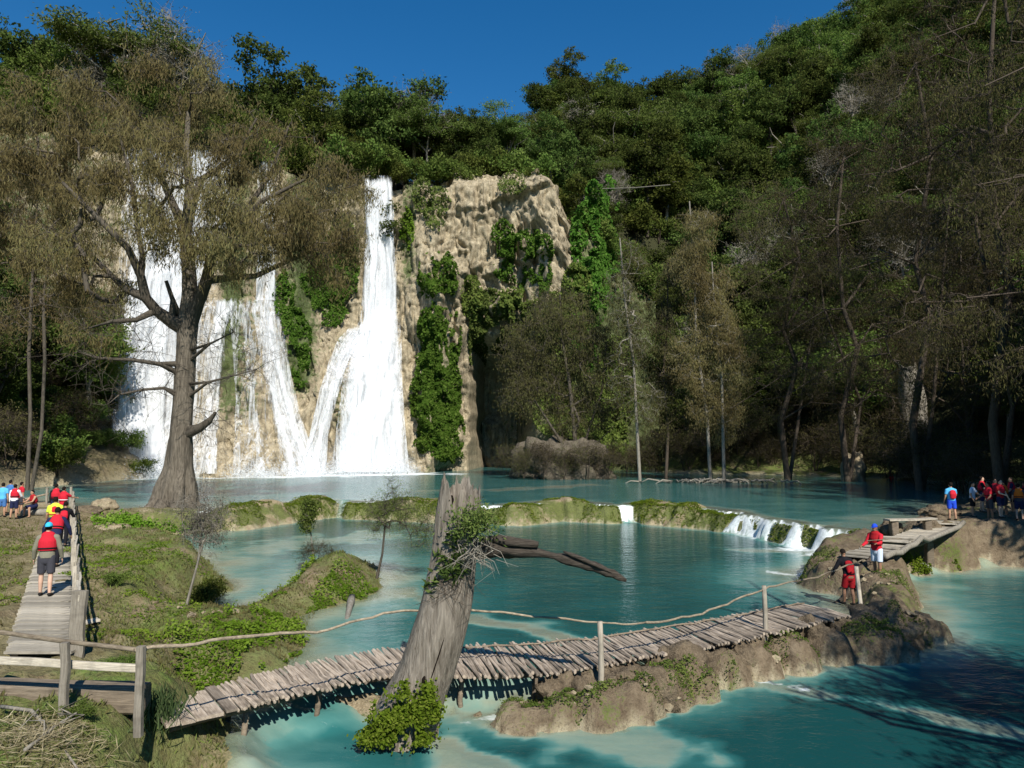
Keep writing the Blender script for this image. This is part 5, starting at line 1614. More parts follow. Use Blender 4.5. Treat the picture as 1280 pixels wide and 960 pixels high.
# wavy pole handrail and its posts
hr0 = W(172, 812, 10.5)
rail = empty('handrail', (hr0[0], hr0[1], terrain(hr0[0], hr0[1])), 'crooked pole handrail on posts running beside the stick footbridge', 'handrail')
org = np.array(rail.location)
railpts = [W(168, 812, 10.45), W(230, 806, 11.0), W(300, 796, 11.7), W(355, 792, 12.2), W(400, 790, 12.7), W(440, 778, 13.2), W(480, 767, 13.6), W(518, 763, 14.1), W(590, 762, 14.6), W(630, 766, 14.8), W(690, 773, 15.0), W(752, 778, 15.2), W(800, 780, 15.8), W(840, 775, 16.4), W(880, 766, 17.0), W(915, 752, 17.6), W(955, 736, 18.2), W(985, 728, 19.2), W(1020, 722, 20.2), W(1062, 706, 21.5), W(1080, 700, 22.2)]
rp = resample(railpts, 90)
rp[:, 2] += .012 * np.sin(np.arange(90) * 1.3) + .008 * RNG.normal(size=90)
for a, b_ in ((0, 46), (45, 72), (71, 90)):
    g = Geo()
    g.tube(rp[a:b_], np.linspace(.027, .02, b_ - a), 8, .18, seed=a)
    link('pole', g.mesh('pole', M['pole'], org, True), rail)
for px, pt, pb, Yp in ((750, 778, 862, 15.15), (955, 733, 795, 18.2)):
    t_, b0 = W(px, pt, Yp), W(px + 1, pb, Yp)
    b0[2] = min(b0[2], float(terrain(b0[0], b0[1])) - .05, -1.2)
    g = Geo()
    g.tube(resample([t_ + np.array([0, 0, .02]), (t_ + b0) / 2 + np.array([.02, 0, 0]), b0], 6), [.055, .06, .06, .065, .065, .07], 10, .12, seed=int(px))
    link('post', g.mesh('post', M['post'], org, True), rail)
t_, b0 = W(1070, 708, 21.3), W(1078, 772, 21.0)
b0[2] = float(terrain(b0[0], b0[1])) - .1
g = Geo(); g.tube(resample([t_, (t_ + b0) / 2, b0], 5), .06, 10, .12, seed=5)
link('post', g.mesh('post', M['post'], org, True), rail)

# ------------------------------------------------------------------ log fence at the viewpoint
f0 = G(82, 895, 0); f0[2] = terrain(f0[0], f0[1])
fence = empty('rail_fence', f0, 'weathered two-rail fence with squared posts above the straw heap', 'fence')
def quad_beam(g, a, b_, w, h, seed=0, n=10):
    """squared weathered beam between two points"""
    a, b_ = np.asarray(a, float), np.asarray(b_, float)
    d = (b_ - a) / np.linalg.norm(b_ - a)
    up = np.array([0, 0, 1.]) if abs(d[2]) < .8 else np.array([0, 1., 0])
    s = np.cross(d, up); s /= np.linalg.norm(s); up = np.cross(s, d)
    prof = np.array([(-1, -.8), (-.8, -1), (.8, -1), (1, -.8), (1, .8), (.8, 1), (-.8, 1), (-1, .8)]) * .5
    vs = []
    for i in range(n):
        t = i / (n - 1)
        wob = 1 + .07 * vn(t * 5 + np.arange(8) * 3.1, seed, 0, 3)
        c = a + (b_ - a) * t + s * .012 * vn(t * 4, seed, 0, 9) + up * .012 * vn(t * 4, seed, 5, 9)
        vs.append(c + (s * (prof[:, 0] * w * wob)[:, None] + up * (prof[:, 1] * h * wob)[:, None]))
    v = np.concatenate(vs)
    i_ = np.arange(8); j_ = (i_ + 1) % 8
    q = (np.stack([i_, j_, j_ + 8, i_ + 8], 1)[None] + (np.arange(n - 1) * 8)[:, None, None]).reshape(-1, 4)
    v = np.concatenate([v, [a], [b_]])
    t_ = np.concatenate([np.stack([j_, i_, np.full(8, n * 8)], 1), np.stack([i_ + (n - 1) * 8, j_ + (n - 1) * 8, np.full(8, n * 8 + 1)], 1)])
    g.add(v, q, t_, r=.5)


for px, pt, pb, Yp in ((80, 803, 896, 10.5), (174, 808, 898, 10.45)):
    t_, b0 = W(px + 2, pt, Yp), W(px, pb, Yp)
    g = Geo(); quad_beam(g, t_, b0 - np.array([0, 0, .25]), .105, .1, px)
    link('post', g.mesh('post', M['post'], f0), fence)
g = Geo(); g.tube(resample([W(-70, 783, 10.75), W(0, 790, 10.7), W(90, 803, 10.6), W(178, 813, 10.5)], 14), .034, 8, .15)
link('top_rail', g.mesh('top_rail', M['pole'], f0, True), fence)
g = Geo(); quad_beam(g, W(-70, 820, 10.75), W(172, 837, 10.6), .05, .11, 3)
link('lower_rail', g.mesh('lower_rail', M['board'], f0), fence)
t0, t1 = G(-80, 888, .0), G(168, 893, .0)
g = Geo(); quad_beam(g, t0 + np.array([0, .3, .15]), t1 + np.array([0, .3, .12]), .34, .40, 8, 24)
tag(link('squared_timber', g.mesh('squared_timber', M['timber'], t1), None, tuple(t1)), 'long dark squared timber lying on the ground behind the fence', 'timber')

# ------------------------------------------------------------------ boardwalk on the left bank
wk = G(50, 812, .2)
walk = empty('boardwalk', wk, 'long plank boardwalk running up the left bank to the pool', 'boardwalk')
g = Geo(); g.box((0, 0, 0), (1, .185, .045)); BOARD = g.mesh('board', M['board'])
WL_, WR_ = [(10, 815, .22), (40, 720, .22), (58, 668, .22), (64, 644, .22)], [(92, 815, .22), (88, 720, .22), (84, 668, .22), (82, 644, .22)]
nb = 128
A_, B_ = resample(polyG(WL_), nb), resample(polyG(WR_), nb)
for i in range(nb):
    d = B_[i] - A_[i]
    o = link('plank', BOARD, walk, tuple((A_[i] + B_[i]) / 2 - wk + np.array([0, 0, rb.gauss(0, .006)])))
    o.rotation_mode = 'QUATERNION'
    o.rotation_quaternion = orient(d + np.array([0, rb.gauss(0, .012), rb.gauss(0, .01)]))
    o.scale = (np.linalg.norm(d) * rb.uniform(.97, 1.05), rb.uniform(.9, 1.08), 1)
for P_ in (A_ * .9 + B_ * .1, A_ * .1 + B_ * .9):
    g = Geo(); quad_beam(g, P_[0] - np.array([0, 0, .1]), P_[-1] - np.array([0, 0, .1]), .12, .14, 2, 30)
    link('joist', g.mesh('joist', M['timber'], wk), walk)
# fence along its right-hand side
RF_ = resample(polyG([(95, 815, .2), (92, 720, .2), (90, 668, .2), (90, 640, .2)]), 14)
fw = empty('boardwalk_fence', RF_[0], 'grey board fence with upright posts along the boardwalk edge', 'fence')
for i in range(14):
    p = RF_[i].copy(); p[2] = terrain(p[0], p[1]) - .2
    hgt = 1.2 + rb.uniform(-.08, .18)
    g = Geo(); quad_beam(g, p + np.array([rb.gauss(0, .03), 0, hgt]), p, .13 if i else .26, .1, i)
    link('post', g.mesh('post', M['post'], RF_[0]), fw)
for zz in (.62, 1.0):
    for i in range(0, 13):
        a, b_ = RF_[i] + np.array([.03, -.05, zz + rb.gauss(0, .03)]), RF_[i + 1] + np.array([.03, .05, zz + rb.gauss(0, .03)])
        g = Geo(); quad_beam(g, a, b_, .045, .12, i)
        link('rail', g.mesh('rail', M['board'], RF_[0]), fw)
bl = on_ground(110, 762, .1, -.06)
g = Geo(); quad_beam(g, bl + np.array([-.35, -.25, 0]), bl + np.array([.12, .25, .03]), .28, .06, 4)
tag(link('loose_board', g.mesh('loose_board', M['board'], bl), None, tuple(bl)), 'short loose grey board lying on the grass beside the boardwalk fence', 'board')
# low fence near the far shore with the people
lf = on_ground(45, 634, .1, 0)
lfe = empty('shore_fence', lf, 'low pole fence at the far end of the left bank by the pool', 'fence')
for px in (0, 26, 58, 88):
    p = on_ground(px, 633, .1, .1)
    g = Geo(); quad_beam(g, p + np.array([0, 0, 1.35 if px == 88 else 1.05]), p, .12, .12, px)
    link('post', g.mesh('post', M['post'], lf), lfe)
g = Geo(); g.tube([on_ground(-20, 633, .1, -.55), on_ground(30, 633, .1, -.5), on_ground(60, 633, .1, -.55)], .06, 7, .1)
link('rail', g.mesh('rail', M['pole'], lf, True), lfe)

# ------------------------------------------------------------------ right-hand walkway, edge log and bench
rw = G(1090, 697, -.2)
rwalk = empty('right_walkway', rw, 'short plank walkway sloping up the right bank to the boy in blue', 'boardwalk')
A_ = resample(np.array([W(1052, 700, 26.0), W(1100, 677, 29.0), W(1158, 655, 33)]), 64)
B_ = resample(np.array([W(1096, 708, 25.2), W(1145, 685, 28.4), W(1200, 660, 32.6)]), 64)
for P_ in (A_, B_):
    P_[:, 2] = np.maximum(P_[:, 2], terrain(P_[:, 0], P_[:, 1]) + .06)
zmid = np.maximum(A_[:, 2], B_[:, 2]); A_[:, 2] = B_[:, 2] = zmid
for i in range(64):
    d = B_[i] - A_[i]
    o = link('plank', BOARD, rwalk, tuple((A_[i] + B_[i]) / 2 - rw + np.array([0, 0, rb.gauss(0, .006)])))
    o.rotation_mode = 'QUATERNION'; o.rotation_quaternion = orient(d)
    o.scale = (np.linalg.norm(d) * rb.uniform(.97, 1.06), rb.uniform(.9, 1.1), 1)
for f in (.1, .9):
    P_ = A_ * (1 - f) + B_ * f - np.array([0, 0, .12])
    g = Geo(); g.tube(P_[::5], .09, 7, .1); link('joist', g.mesh('joist', M['timber'], rw, True), rwalk)
lp = B_[::5] + np.array([.25, -.1, .08])
g = Geo(); g.tube(lp, .1, 10, .2, seed=3)
tag(link('edge_log', g.mesh('edge_log', M['bark_pale'], lp[0], True), None, tuple(lp[0])), 'long pale log lying along the edge of the right walkway', 'log')
l2 = resample([W(1000, 733, 22.5), W(1040, 724, 23.4), W(1075, 712, 24.6), W(1092, 704, 25.2)], 10)
l2[:, 2] = terrain(l2[:, 0], l2[:, 1]) + .1
g = Geo(); g.tube(l2, .085, 9, .2, seed=6)
tag(link('edge_log', g.mesh('edge_log', M['bark_brown'], l2[0], True), None, tuple(l2[0])), 'brown log lying on the landing rocks beside the bending man', 'log')
ba, bb = W(1108, 650, 31.0), W(1168, 655, 31.5)
bench = empty('plank_bench', (ba + bb) / 2 * [1, 1, 0] + [0, 0, float(terrain(*((ba + bb) / 2)[:2]))], 'low plank bench set on two boulders at the pool edge', 'bench')
zz = max(ba[2], bb[2], float(bench.location[2]) + .5)
ba[2] = bb[2] = zz
g = Geo(); quad_beam(g, ba, bb, .42, .08, 5)
link('seat', g.mesh('seat', M['board'], np.array(bench.location)), bench)
for p in (ba * .85 + bb * .15, ba * .15 + bb * .85):
    g = Geo(); quad_beam(g, p - np.array([0, 0, .04]), p * [1, 1, 0] + [0, 0, float(terrain(p[0], p[1])) - .1], .3, .3, 6)
    link('leg', g.mesh('leg', M['timber'], np.array(bench.location)), bench)

# ------------------------------------------------------------------ the dead snag beside the bridge
S0 = W(494, 925, 13.9); S0[2] = ZL - .4
STOP = W(585, 630, 13.9)
snag = empty('dead_snag', S0, 'thick leaning dead tree trunk with split top standing beside the footbridge', 'stump')
Nn, k = 70, 56
an = np.arange(k) / k * 2 * np.pi
tv = np.linspace(0, 1, Nn)
AXP = np.array([S0] + [W(px, py, 13.9) for px, py in ((500, 905), (515, 870), (534, 830), (556, 755), (566, 700), (573, 640), (578, 618))])
zt = S0[2] + (AXP[-1][2] - S0[2]) * tv
axis_ = np.stack([np.interp(zt, AXP[:, 2], AXP[:, 0]), np.full(Nn, 13.9), zt], 1)
axis_[:, 0] = np.convolve(np.pad(axis_[:, 0], 4, mode='edge'), np.ones(9) / 9, 'valid')
rad = np.interp(zt, AXP[:, 2], [.68, .63, .58, .51, .47, .43, .38, .36])
fl = 1 + .10 * fbm(np.cos(an)[None] * 1.4, np.sin(an)[None] * 1.4, tv[:, None] * 2.2, 3, 12) + .035 * vn(np.cos(an)[None] * 8, np.sin(an)[None] * 8, tv[:, None] * 3, 3) + .02 * vn(np.cos(an)[None] * 22, np.sin(an)[None] * 22, tv[:, None] * 4, 5)
fl += .16 * np.cos(an * 5 + .4)[None] * ss(.22, 0, tv)[:, None]
V = axis_[:, None] + np.stack([np.cos(an)[None] * rad[:, None] * fl, .85 * np.sin(an)[None] * rad[:, None] * fl, 0 * fl], -1)
# splintered rim: two horns with a notch facing the viewer
rim = .14 * np.cos(an - 2.6) + .16 * vn(an * 3.3, 0, 0, 6) + .10 * vn(an * 9, 0, 0, 7) + .12
notch = g2(np.angle(np.exp(1j * (an + 1.85))), 0, .10)
w_ = ss(.80, 1, tv)[:, None]
V[..., 2] += w_ * (rim - .75 * notch)[None]
g = Geo()
i_ = np.arange(k); j_ = (i_ + 1) % k
q0 = np.stack([i_, j_, j_ + k, i_ + k], 1)
g.add(V.reshape(-1, 3), (q0[None] + (np.arange(Nn - 1) * k)[:, None, None]).reshape(-1, 4), r=.5)
inner = [V[-1] * 1.0]
for s in range(1, 5):
    c = axis_[-1 - s * 3]
    ring = c + (V[-1 - s * 3] - c) * (.84 - .05 * s)
    inner.append(ring)
IV = np.array(inner)
g.add(np.concatenate([IV.reshape(-1, 3), [axis_[-14]]]), (q0[None, :, ::-1] + (np.arange(4) * k)[:, None, None]).reshape(-1, 4), np.stack([i_ + 4 * k, j_ + 4 * k, np.full(k, 5 * k)], 1)[:, ::-1], r=.5)
link('trunk', g.mesh('trunk', M['snag'], S0, True), snag)
# crack and knot hole: recessed dark slots
def on_snag(px, py, out=.0):
    p = W(px, py, 13.9)
    t = np.clip((p[2] - S0[2]) / (axis_[-1][2] - S0[2]), 0, 1)
    c = np.array([np.interp(t, tv, axis_[:, i]) for i in range(3)]); rr_ = np.interp(t, tv, rad)
    s = np.clip((p[0] - c[0]) / rr_, -.98, .98)
    return np.array([c[0] + s * rr_, c[1] - .85 * rr_ * math.sqrt(1 - s * s) - out, c[2]])
m, nt, out = new_mat('hollow'); b = NB(nt)
b.l(b.bsdf((.012, .009, .007), .95, None, .05), out.inputs[0]); M['hollow'] = m
g = Geo(); g.tube(resample([on_snag(566, 612, -.03), on_snag(565, 625, -.03), on_snag(564, 634, -.05)], 8), [.02, .035, .045, .05, .05, .045, .03, .01], 8, .2)
link('crack', g.mesh('crack', M['hollow'], S0, True), snag)
g = Geo(); g.tube(resample([on_snag(534, 834, -.03), on_snag(533, 841, -.03), on_snag(533, 848, -.04)], 6), [.015, .035, .045, .045, .035, .01], 8, .2)
link('knot_hole', g.mesh('knot_hole', M['hollow'], S0, True), snag)
g = Geo(); g.tube(resample([on_snag(541, 842, -.008), on_snag(550, 815, -.008), on_snag(558, 790, -.008)], 8), [.004, .012, .014, .012, .016, .012, .01, .004], 6, .3)
link('crack', g.mesh('crack', M['hollow'], S0, True), snag)
for pts_, w_ in (([(520, 800), (528, 770), (540, 735)], .010), ([(563, 770), (570, 735), (576, 705)], .012), ([(505, 850), (512, 825), (520, 805)], .012), ([(556, 640), (554, 665), (551, 690)], .010), ([(548, 735), (555, 760), (545, 800)], .008), ([(572, 800), (566, 840), (560, 880)], .014)):
    g = Geo(); g.tube(resample([on_snag(a_, b_, -.004) for a_, b_ in pts_], 9), w_ * np.array([.3, .8, 1, .7, 1, 1.1, .8, .6, .2]), 6, .3, seed=int(pts_[0][0]))
    link('crack', g.mesh('crack', M['hollow'], S0, True), snag)
# the dead bough to the right
bp = resample([W(585, 690, 13.9), W(620, 684, 13.7), W(650, 688, 13.6), W(690, 694, 13.5), W(735, 706, 13.4), W(783, 725, 13.3)], 26)
bp[:, 2] += .012 * RNG.normal(size=26)
brr = np.interp(np.linspace(0, 1, 26), [0, .2, .38, .5, .56, .62, .75, .95, 1], [.22, .17, .13, .07, .065, .10, .095, .075, .03])
g = Geo(); g.tube(bp, brr, 12, .35, seed=4)
bough = link('bough', g.mesh('bough', M['snag_dark'], S0, True), snag)
g = Geo(); g.tube(resample([W(618, 674, 13.62), W(645, 678, 13.5), W(673, 681, 13.45)], 8), [.1, .1, .095, .09, .085, .08, .075, .055], 10, .3, seed=9)
link('broken_fork', g.mesh('broken_fork', M['snag_dark'], S0, True), snag)
g = Geo(); g.tube(resample([W(704, 689, 13.35), W(735, 702, 13.3), W(765, 716, 13.25)], 8), [.015, .04, .045, .045, .04, .04, .03, .012], 8, .3, seed=11)
link('splinter', g.mesh('splinter', M['snag_dark'], S0, True), snag)
# plants living on the snag
rr = np.random.default_rng(15)
E0 = W(590, 668, 13.35)
ep = empty('epiphyte_clump', E0, 'grey-green epiphyte clump with dangling roots growing on the snag', 'plant')
g = Geo(); k2 = 1500
A = np.array([W(px, py, 13.3) for px, py in zip(rr.normal(594, 15, k2), rr.normal(652, 11, k2))]); A[:, 1] += rr.normal(size=k2) * .2
g.leaves(A, rr.normal(size=(k2, 3)) + np.array([0, -.2, .4]), rr.normal(size=(k2, 3)) * .5 + np.array([0, -.6, .8]), .05 + .06 * rr.random(k2), .018 + .016 * rr.random(k2))
link('foliage', g.mesh('foliage', M['leaf_light'], E0), ep)
g = Geo()
for i in range(46):
    p = W(rr.normal(596, 10), rr.normal(684, 9), 13.25 + rr.normal() * .08)
    L_ = .2 + .35 * rr.random()
    d1 = np.array([rr.normal() * .18, rr.normal() * .15, -L_ * .4]); d2 = np.array([rr.normal() * .2, rr.normal() * .15, -L_ * .6])
    g.tube([p, p + d1, p + d1 + d2], [.009, .007, .003], 4, 0, False, i)
link('roots', g.mesh('roots', M['bark_pale'], E0), ep)
E1 = W(560, 700, 13.3)
bm_ = empty('bromeliad_clump', E1, 'dark leafy clump climbing the sunlit face of the snag', 'plant')
g = Geo()
for cx_, cy_, nn, sp in [(568, 672, 26, 9), (572, 690, 26, 10), (553, 693, 18, 6), (556, 708, 22, 8), (545, 722, 16, 7), (566, 712, 22, 9), (575, 705, 30, 10), (536, 728, 8, 4)]:
    for i in range(nn):
        p = on_snag(cx_ + rr.normal() * sp * .6, cy_ + rr.normal() * sp * .8, .04 + .1 * rr.random())
        g.leaves(p[None], rr.normal(size=(1, 3)) + np.array([[0, -.5, .3]]), rr.normal(size=(1, 3)) + np.array([[0, -.4, .4]]), .2, .06)
link('foliage', g.mesh('foliage', M['leaf_dark'], E1), bm_)
g = Geo()
for i in range(26):
    p = on_snag(rr.normal(566, 14), rr.normal(718, 10), .03)
    g.tube([p, p + np.array([rr.normal() * .15, -.06, -.12]), p + np.array([rr.normal() * .3, -.03, -.32 - .2 * rr.random()])], [.007, .005, .002], 4, 0, False, i)
link('roots', g.mesh('roots', M['bark_brown'], E1), bm_)
# fresh leaves at its foot
FT = on_ground(500, 915, ZL, 0); FT[2] = ZL
g = Geo()
for (px, py, sx_, sy_, n_) in [(482, 895, 16, 16, 900), (505, 905, 20, 14, 1000), (525, 890, 18, 14, 700), (470, 915, 12, 14, 500), (535, 870, 9, 12, 350), (502, 868, 7, 10, 250), (500, 925, 26, 9, 700), (545, 900, 6, 14, 250), (456, 926, 9, 8, 350), (520, 928, 18, 7, 400)]:
    A = np.array([on_snag(np.clip(x_, 440, 552), y_, .10) for x_, y_ in zip(rr.normal(px, sx_ * .6, n_), rr.normal(py, sy_ * .6, n_))])
    dd_ = np.array([W(x_, y_, 13.05) for x_, y_ in zip(rr.normal(px, sx_ * .6, n_), rr.normal(py, sy_ * .6, n_))])
    A = dd_; A = A[fbm(A[:, 0] * 5, A[:, 2] * 5, 0, 2, 3) > -.6]; n_ = len(A); A[:, 1] += np.abs(rr.normal(size=n_)) * .22 - .05
    A[:, 2] = np.maximum(A[:, 2], ZL + .02)
    g.leaves(A, rr.normal(size=(n_, 3)) + np.array([0, -.4, -.3]), rr.normal(size=(n_, 3)) * .5 + np.array([0, -.6, .8]), .05 + .06 * rr.random(n_), .032 + .03 * rr.random(n_))
tag(link('leafy_plant', g.mesh('leafy_plant', M['leaf_vivid'], FT), None, tuple(FT)), 'bright green leafy plant covering the foot of the snag', 'plant')

# ------------------------------------------------------------------ dry litter in the near corner
SH = on_ground(60, 935, 0, 0)
g = Geo(); k2 = 1500
A = SH + np.stack([rr.normal(size=k2) * .55, rr.normal(size=k2) * .3, .0 * rr.random(k2)], 1)
A[:, 2] = terrain(A[:, 0], A[:, 1]) + .02 + .16 * rr.random(k2)
g.leaves(A, rr.normal(size=(k2, 3)) * np.array([1, 1, .35]), rr.normal(size=(k2, 3)) + np.array([0, 0, 1.]), .12 + .2 * rr.random(k2), .006 + .008 * rr.random(k2))
tag(link('straw_heap', g.mesh('straw_heap', M['straw'], SH), None, tuple(SH)), 'heap of dry straw and dead stems below the fence', 'straw')
for i, (pts, lab) in enumerate([([(0, 905), (40, 915), (90, 940), (140, 965)], 'long dead branch lying across the straw heap'), ([(30, 955), (70, 925), (110, 905)], 'short bleached branch propped on the straw heap'), ([(300, 922), (318, 918), (328, 928)], 'forked bleached twig at the water edge under the bridge')]):
    q_ = np.array([on_ground(px, py, 0 if i < 2 else ZL, -.12) for px, py in pts])
    if i == 2: q_[:, 2] = np.maximum(q_[:, 2], ZL + .05)
    g = Geo(); g.tube(resample(q_, 10), np.linspace(.028, .01, 10), 6, .2, seed=i)
    for j in range(3):
        p = resample(q_, 10)[3 + 2 * j]
        g.tube([p, p + np.array([rr.normal() * .2, rr.normal() * .15, .12]), p + np.array([rr.normal() * .35, rr.normal() * .3, .1])], [.014, .01, .005], 5, .2, seed=j)
    tag(link('dead_branch', g.mesh('dead_branch', M['bark_pale'], q_[0], True), None, tuple(q_[0])), lab, 'branch')
wl_ = G(437, 765, ZM); g = Geo()
g.tube(resample([G(440, 752, ZM) + [0, 0, .15], G(436, 765, ZM) + [0, 0, .06], G(431, 778, ZM) - [0, 0, .1]], 6), [.1, .12, .1, .09, .08, .04], 8, .3)
tag(link('bleached_log', g.mesh('bleached_log', M['bark_pale'], wl_, True), None, tuple(wl_)), 'short bleached log end sticking out of the pool by the mound', 'log')

# ------------------------------------------------------------------ people
def cloth_mat(name, c, var=.18):
    if name not in M:
        M[name] = plain_mat(name, c, .85, var, 22, .1)
    return M[name]


SKIN = [plain_mat('skin_tan', (.42, .24, .15), .6, .08, 14, .3), plain_mat('skin_light', (.55, .35, .25), .6, .08, 14, .3), plain_mat('skin_brown', (.26, .14, .085), .6, .08, 14, .3)]
for nm, c in {'red': (.50, .02, .035), 'dark_red': (.33, .015, .02), 'black': (.012, .012, .015), 'navy': (.018, .022, .06), 'charcoal': (.05, .05, .06), 'olive_grey': (.20, .19, .14), 'cyan': (.05, .42, .62), 'blue': (.02, .07, .55), 'sky': (.10, .42, .75),
              'white': (.75, .75, .75), 'lime': (.62, .72, .06), 'orange': (.75, .16, .02), 'steel_blue': (.06, .16, .38), 'pale_blue': (.55, .62, .72), 'hair': (.012, .009, .007), 'brown_hair': (.045, .025, .014), 'shoe': (.02, .018, .016)}.items():
    cloth_mat('c_' + nm, c)


def ell_tube(g, pts, rx, ry, k=12, round0=True, round1=True, side=(1, 0, 0)):
    """tapering limb of elliptic section along a polyline, ends rounded or flat"""
    P = [np.asarray(p, float) for p in pts]
    rx, ry = list(rx), list(ry)
    def capend(p, q, a, b_):
        d = (p - q) / (np.linalg.norm(p - q) + 1e-9)
        m_ = min(a, b_)
        return [(p + d * m_ * s, a * math.sqrt(1 - s * s), b_ * math.sqrt(1 - s * s)) for s in (.35, .7, .92, .995)]
    pre = capend(P[0], P[1], rx[0], ry[0])[::-1] if round0 else []
    post = capend(P[-1], P[-2], rx[-1], ry[-1]) if round1 else []
    seq = pre + list(zip(P, rx, ry)) + post
    pos = np.array([s[0] for s in seq]); a = np.array([s[1] for s in seq]); b_ = np.array([s[2] for s in seq])
    T = np.gradient(pos, axis=0); T /= np.linalg.norm(T, axis=1, keepdims=True) + 1e-9
    an = np.arange(k) / k * 2 * np.pi
    vs = []
    for i in range(len(pos)):
        s = np.asarray(side, float) - T[i] * np.dot(side, T[i])
        if np.linalg.norm(s) < .2: s = np.array([0, 1., 0]) - T[i] * T[i][1]
        s /= np.linalg.norm(s)
        w = np.cross(T[i], s)
        vs.append(pos[i] + np.cos(an)[:, None] * s * a[i] + np.sin(an)[:, None] * w * b_[i])
    n = len(pos)
    v = np.concatenate(vs + [pos[:1], pos[-1:]])
    i_ = np.arange(k); j_ = (i_ + 1) % k
    q = (np.stack([i_, j_, j_ + k, i_ + k], 1)[None] + (np.arange(n - 1) * k)[:, None, None]).reshape(-1, 4)
    t = np.concatenate([np.stack([j_, i_, np.full(k, n * k)], 1), np.stack([i_ + (n - 1) * k, j_ + (n - 1) * k, np.full(k, n * k + 1)], 1)])
    g.add(v, q, t)


def ellipsoid(g, c, r, R=None, zmin=-1.0, n=12, m=16, ymax=None):
    th = np.linspace(0, np.pi, n); ph = np.arange(m) / m * 2 * np.pi
    v = np.stack([np.sin(th)[:, None] * np.cos(ph)[None], np.sin(th)[:, None] * np.sin(ph)[None], np.cos(th)[:, None] * np.ones(m)[None]], -1)
    v[..., 2] = np.maximum(v[..., 2], zmin)
    if ymax is not None:
        low = v[..., 2] < .25
        v[..., 1] = np.where(low, np.minimum(v[..., 1], ymax), v[..., 1])
    v = v.reshape(-1, 3) * np.asarray(r)
    if R is not None: v = v @ np.asarray(R).T
    i = np.arange(n - 1)[:, None] * m; a = np.arange(m)[None]; b_ = (np.arange(m)[None] + 1) % m
    q = np.stack([i + a, i + m + a, i + m + b_, i + b_], -1).reshape(-1, 4)
    g.add(v + np.asarray(c), q)


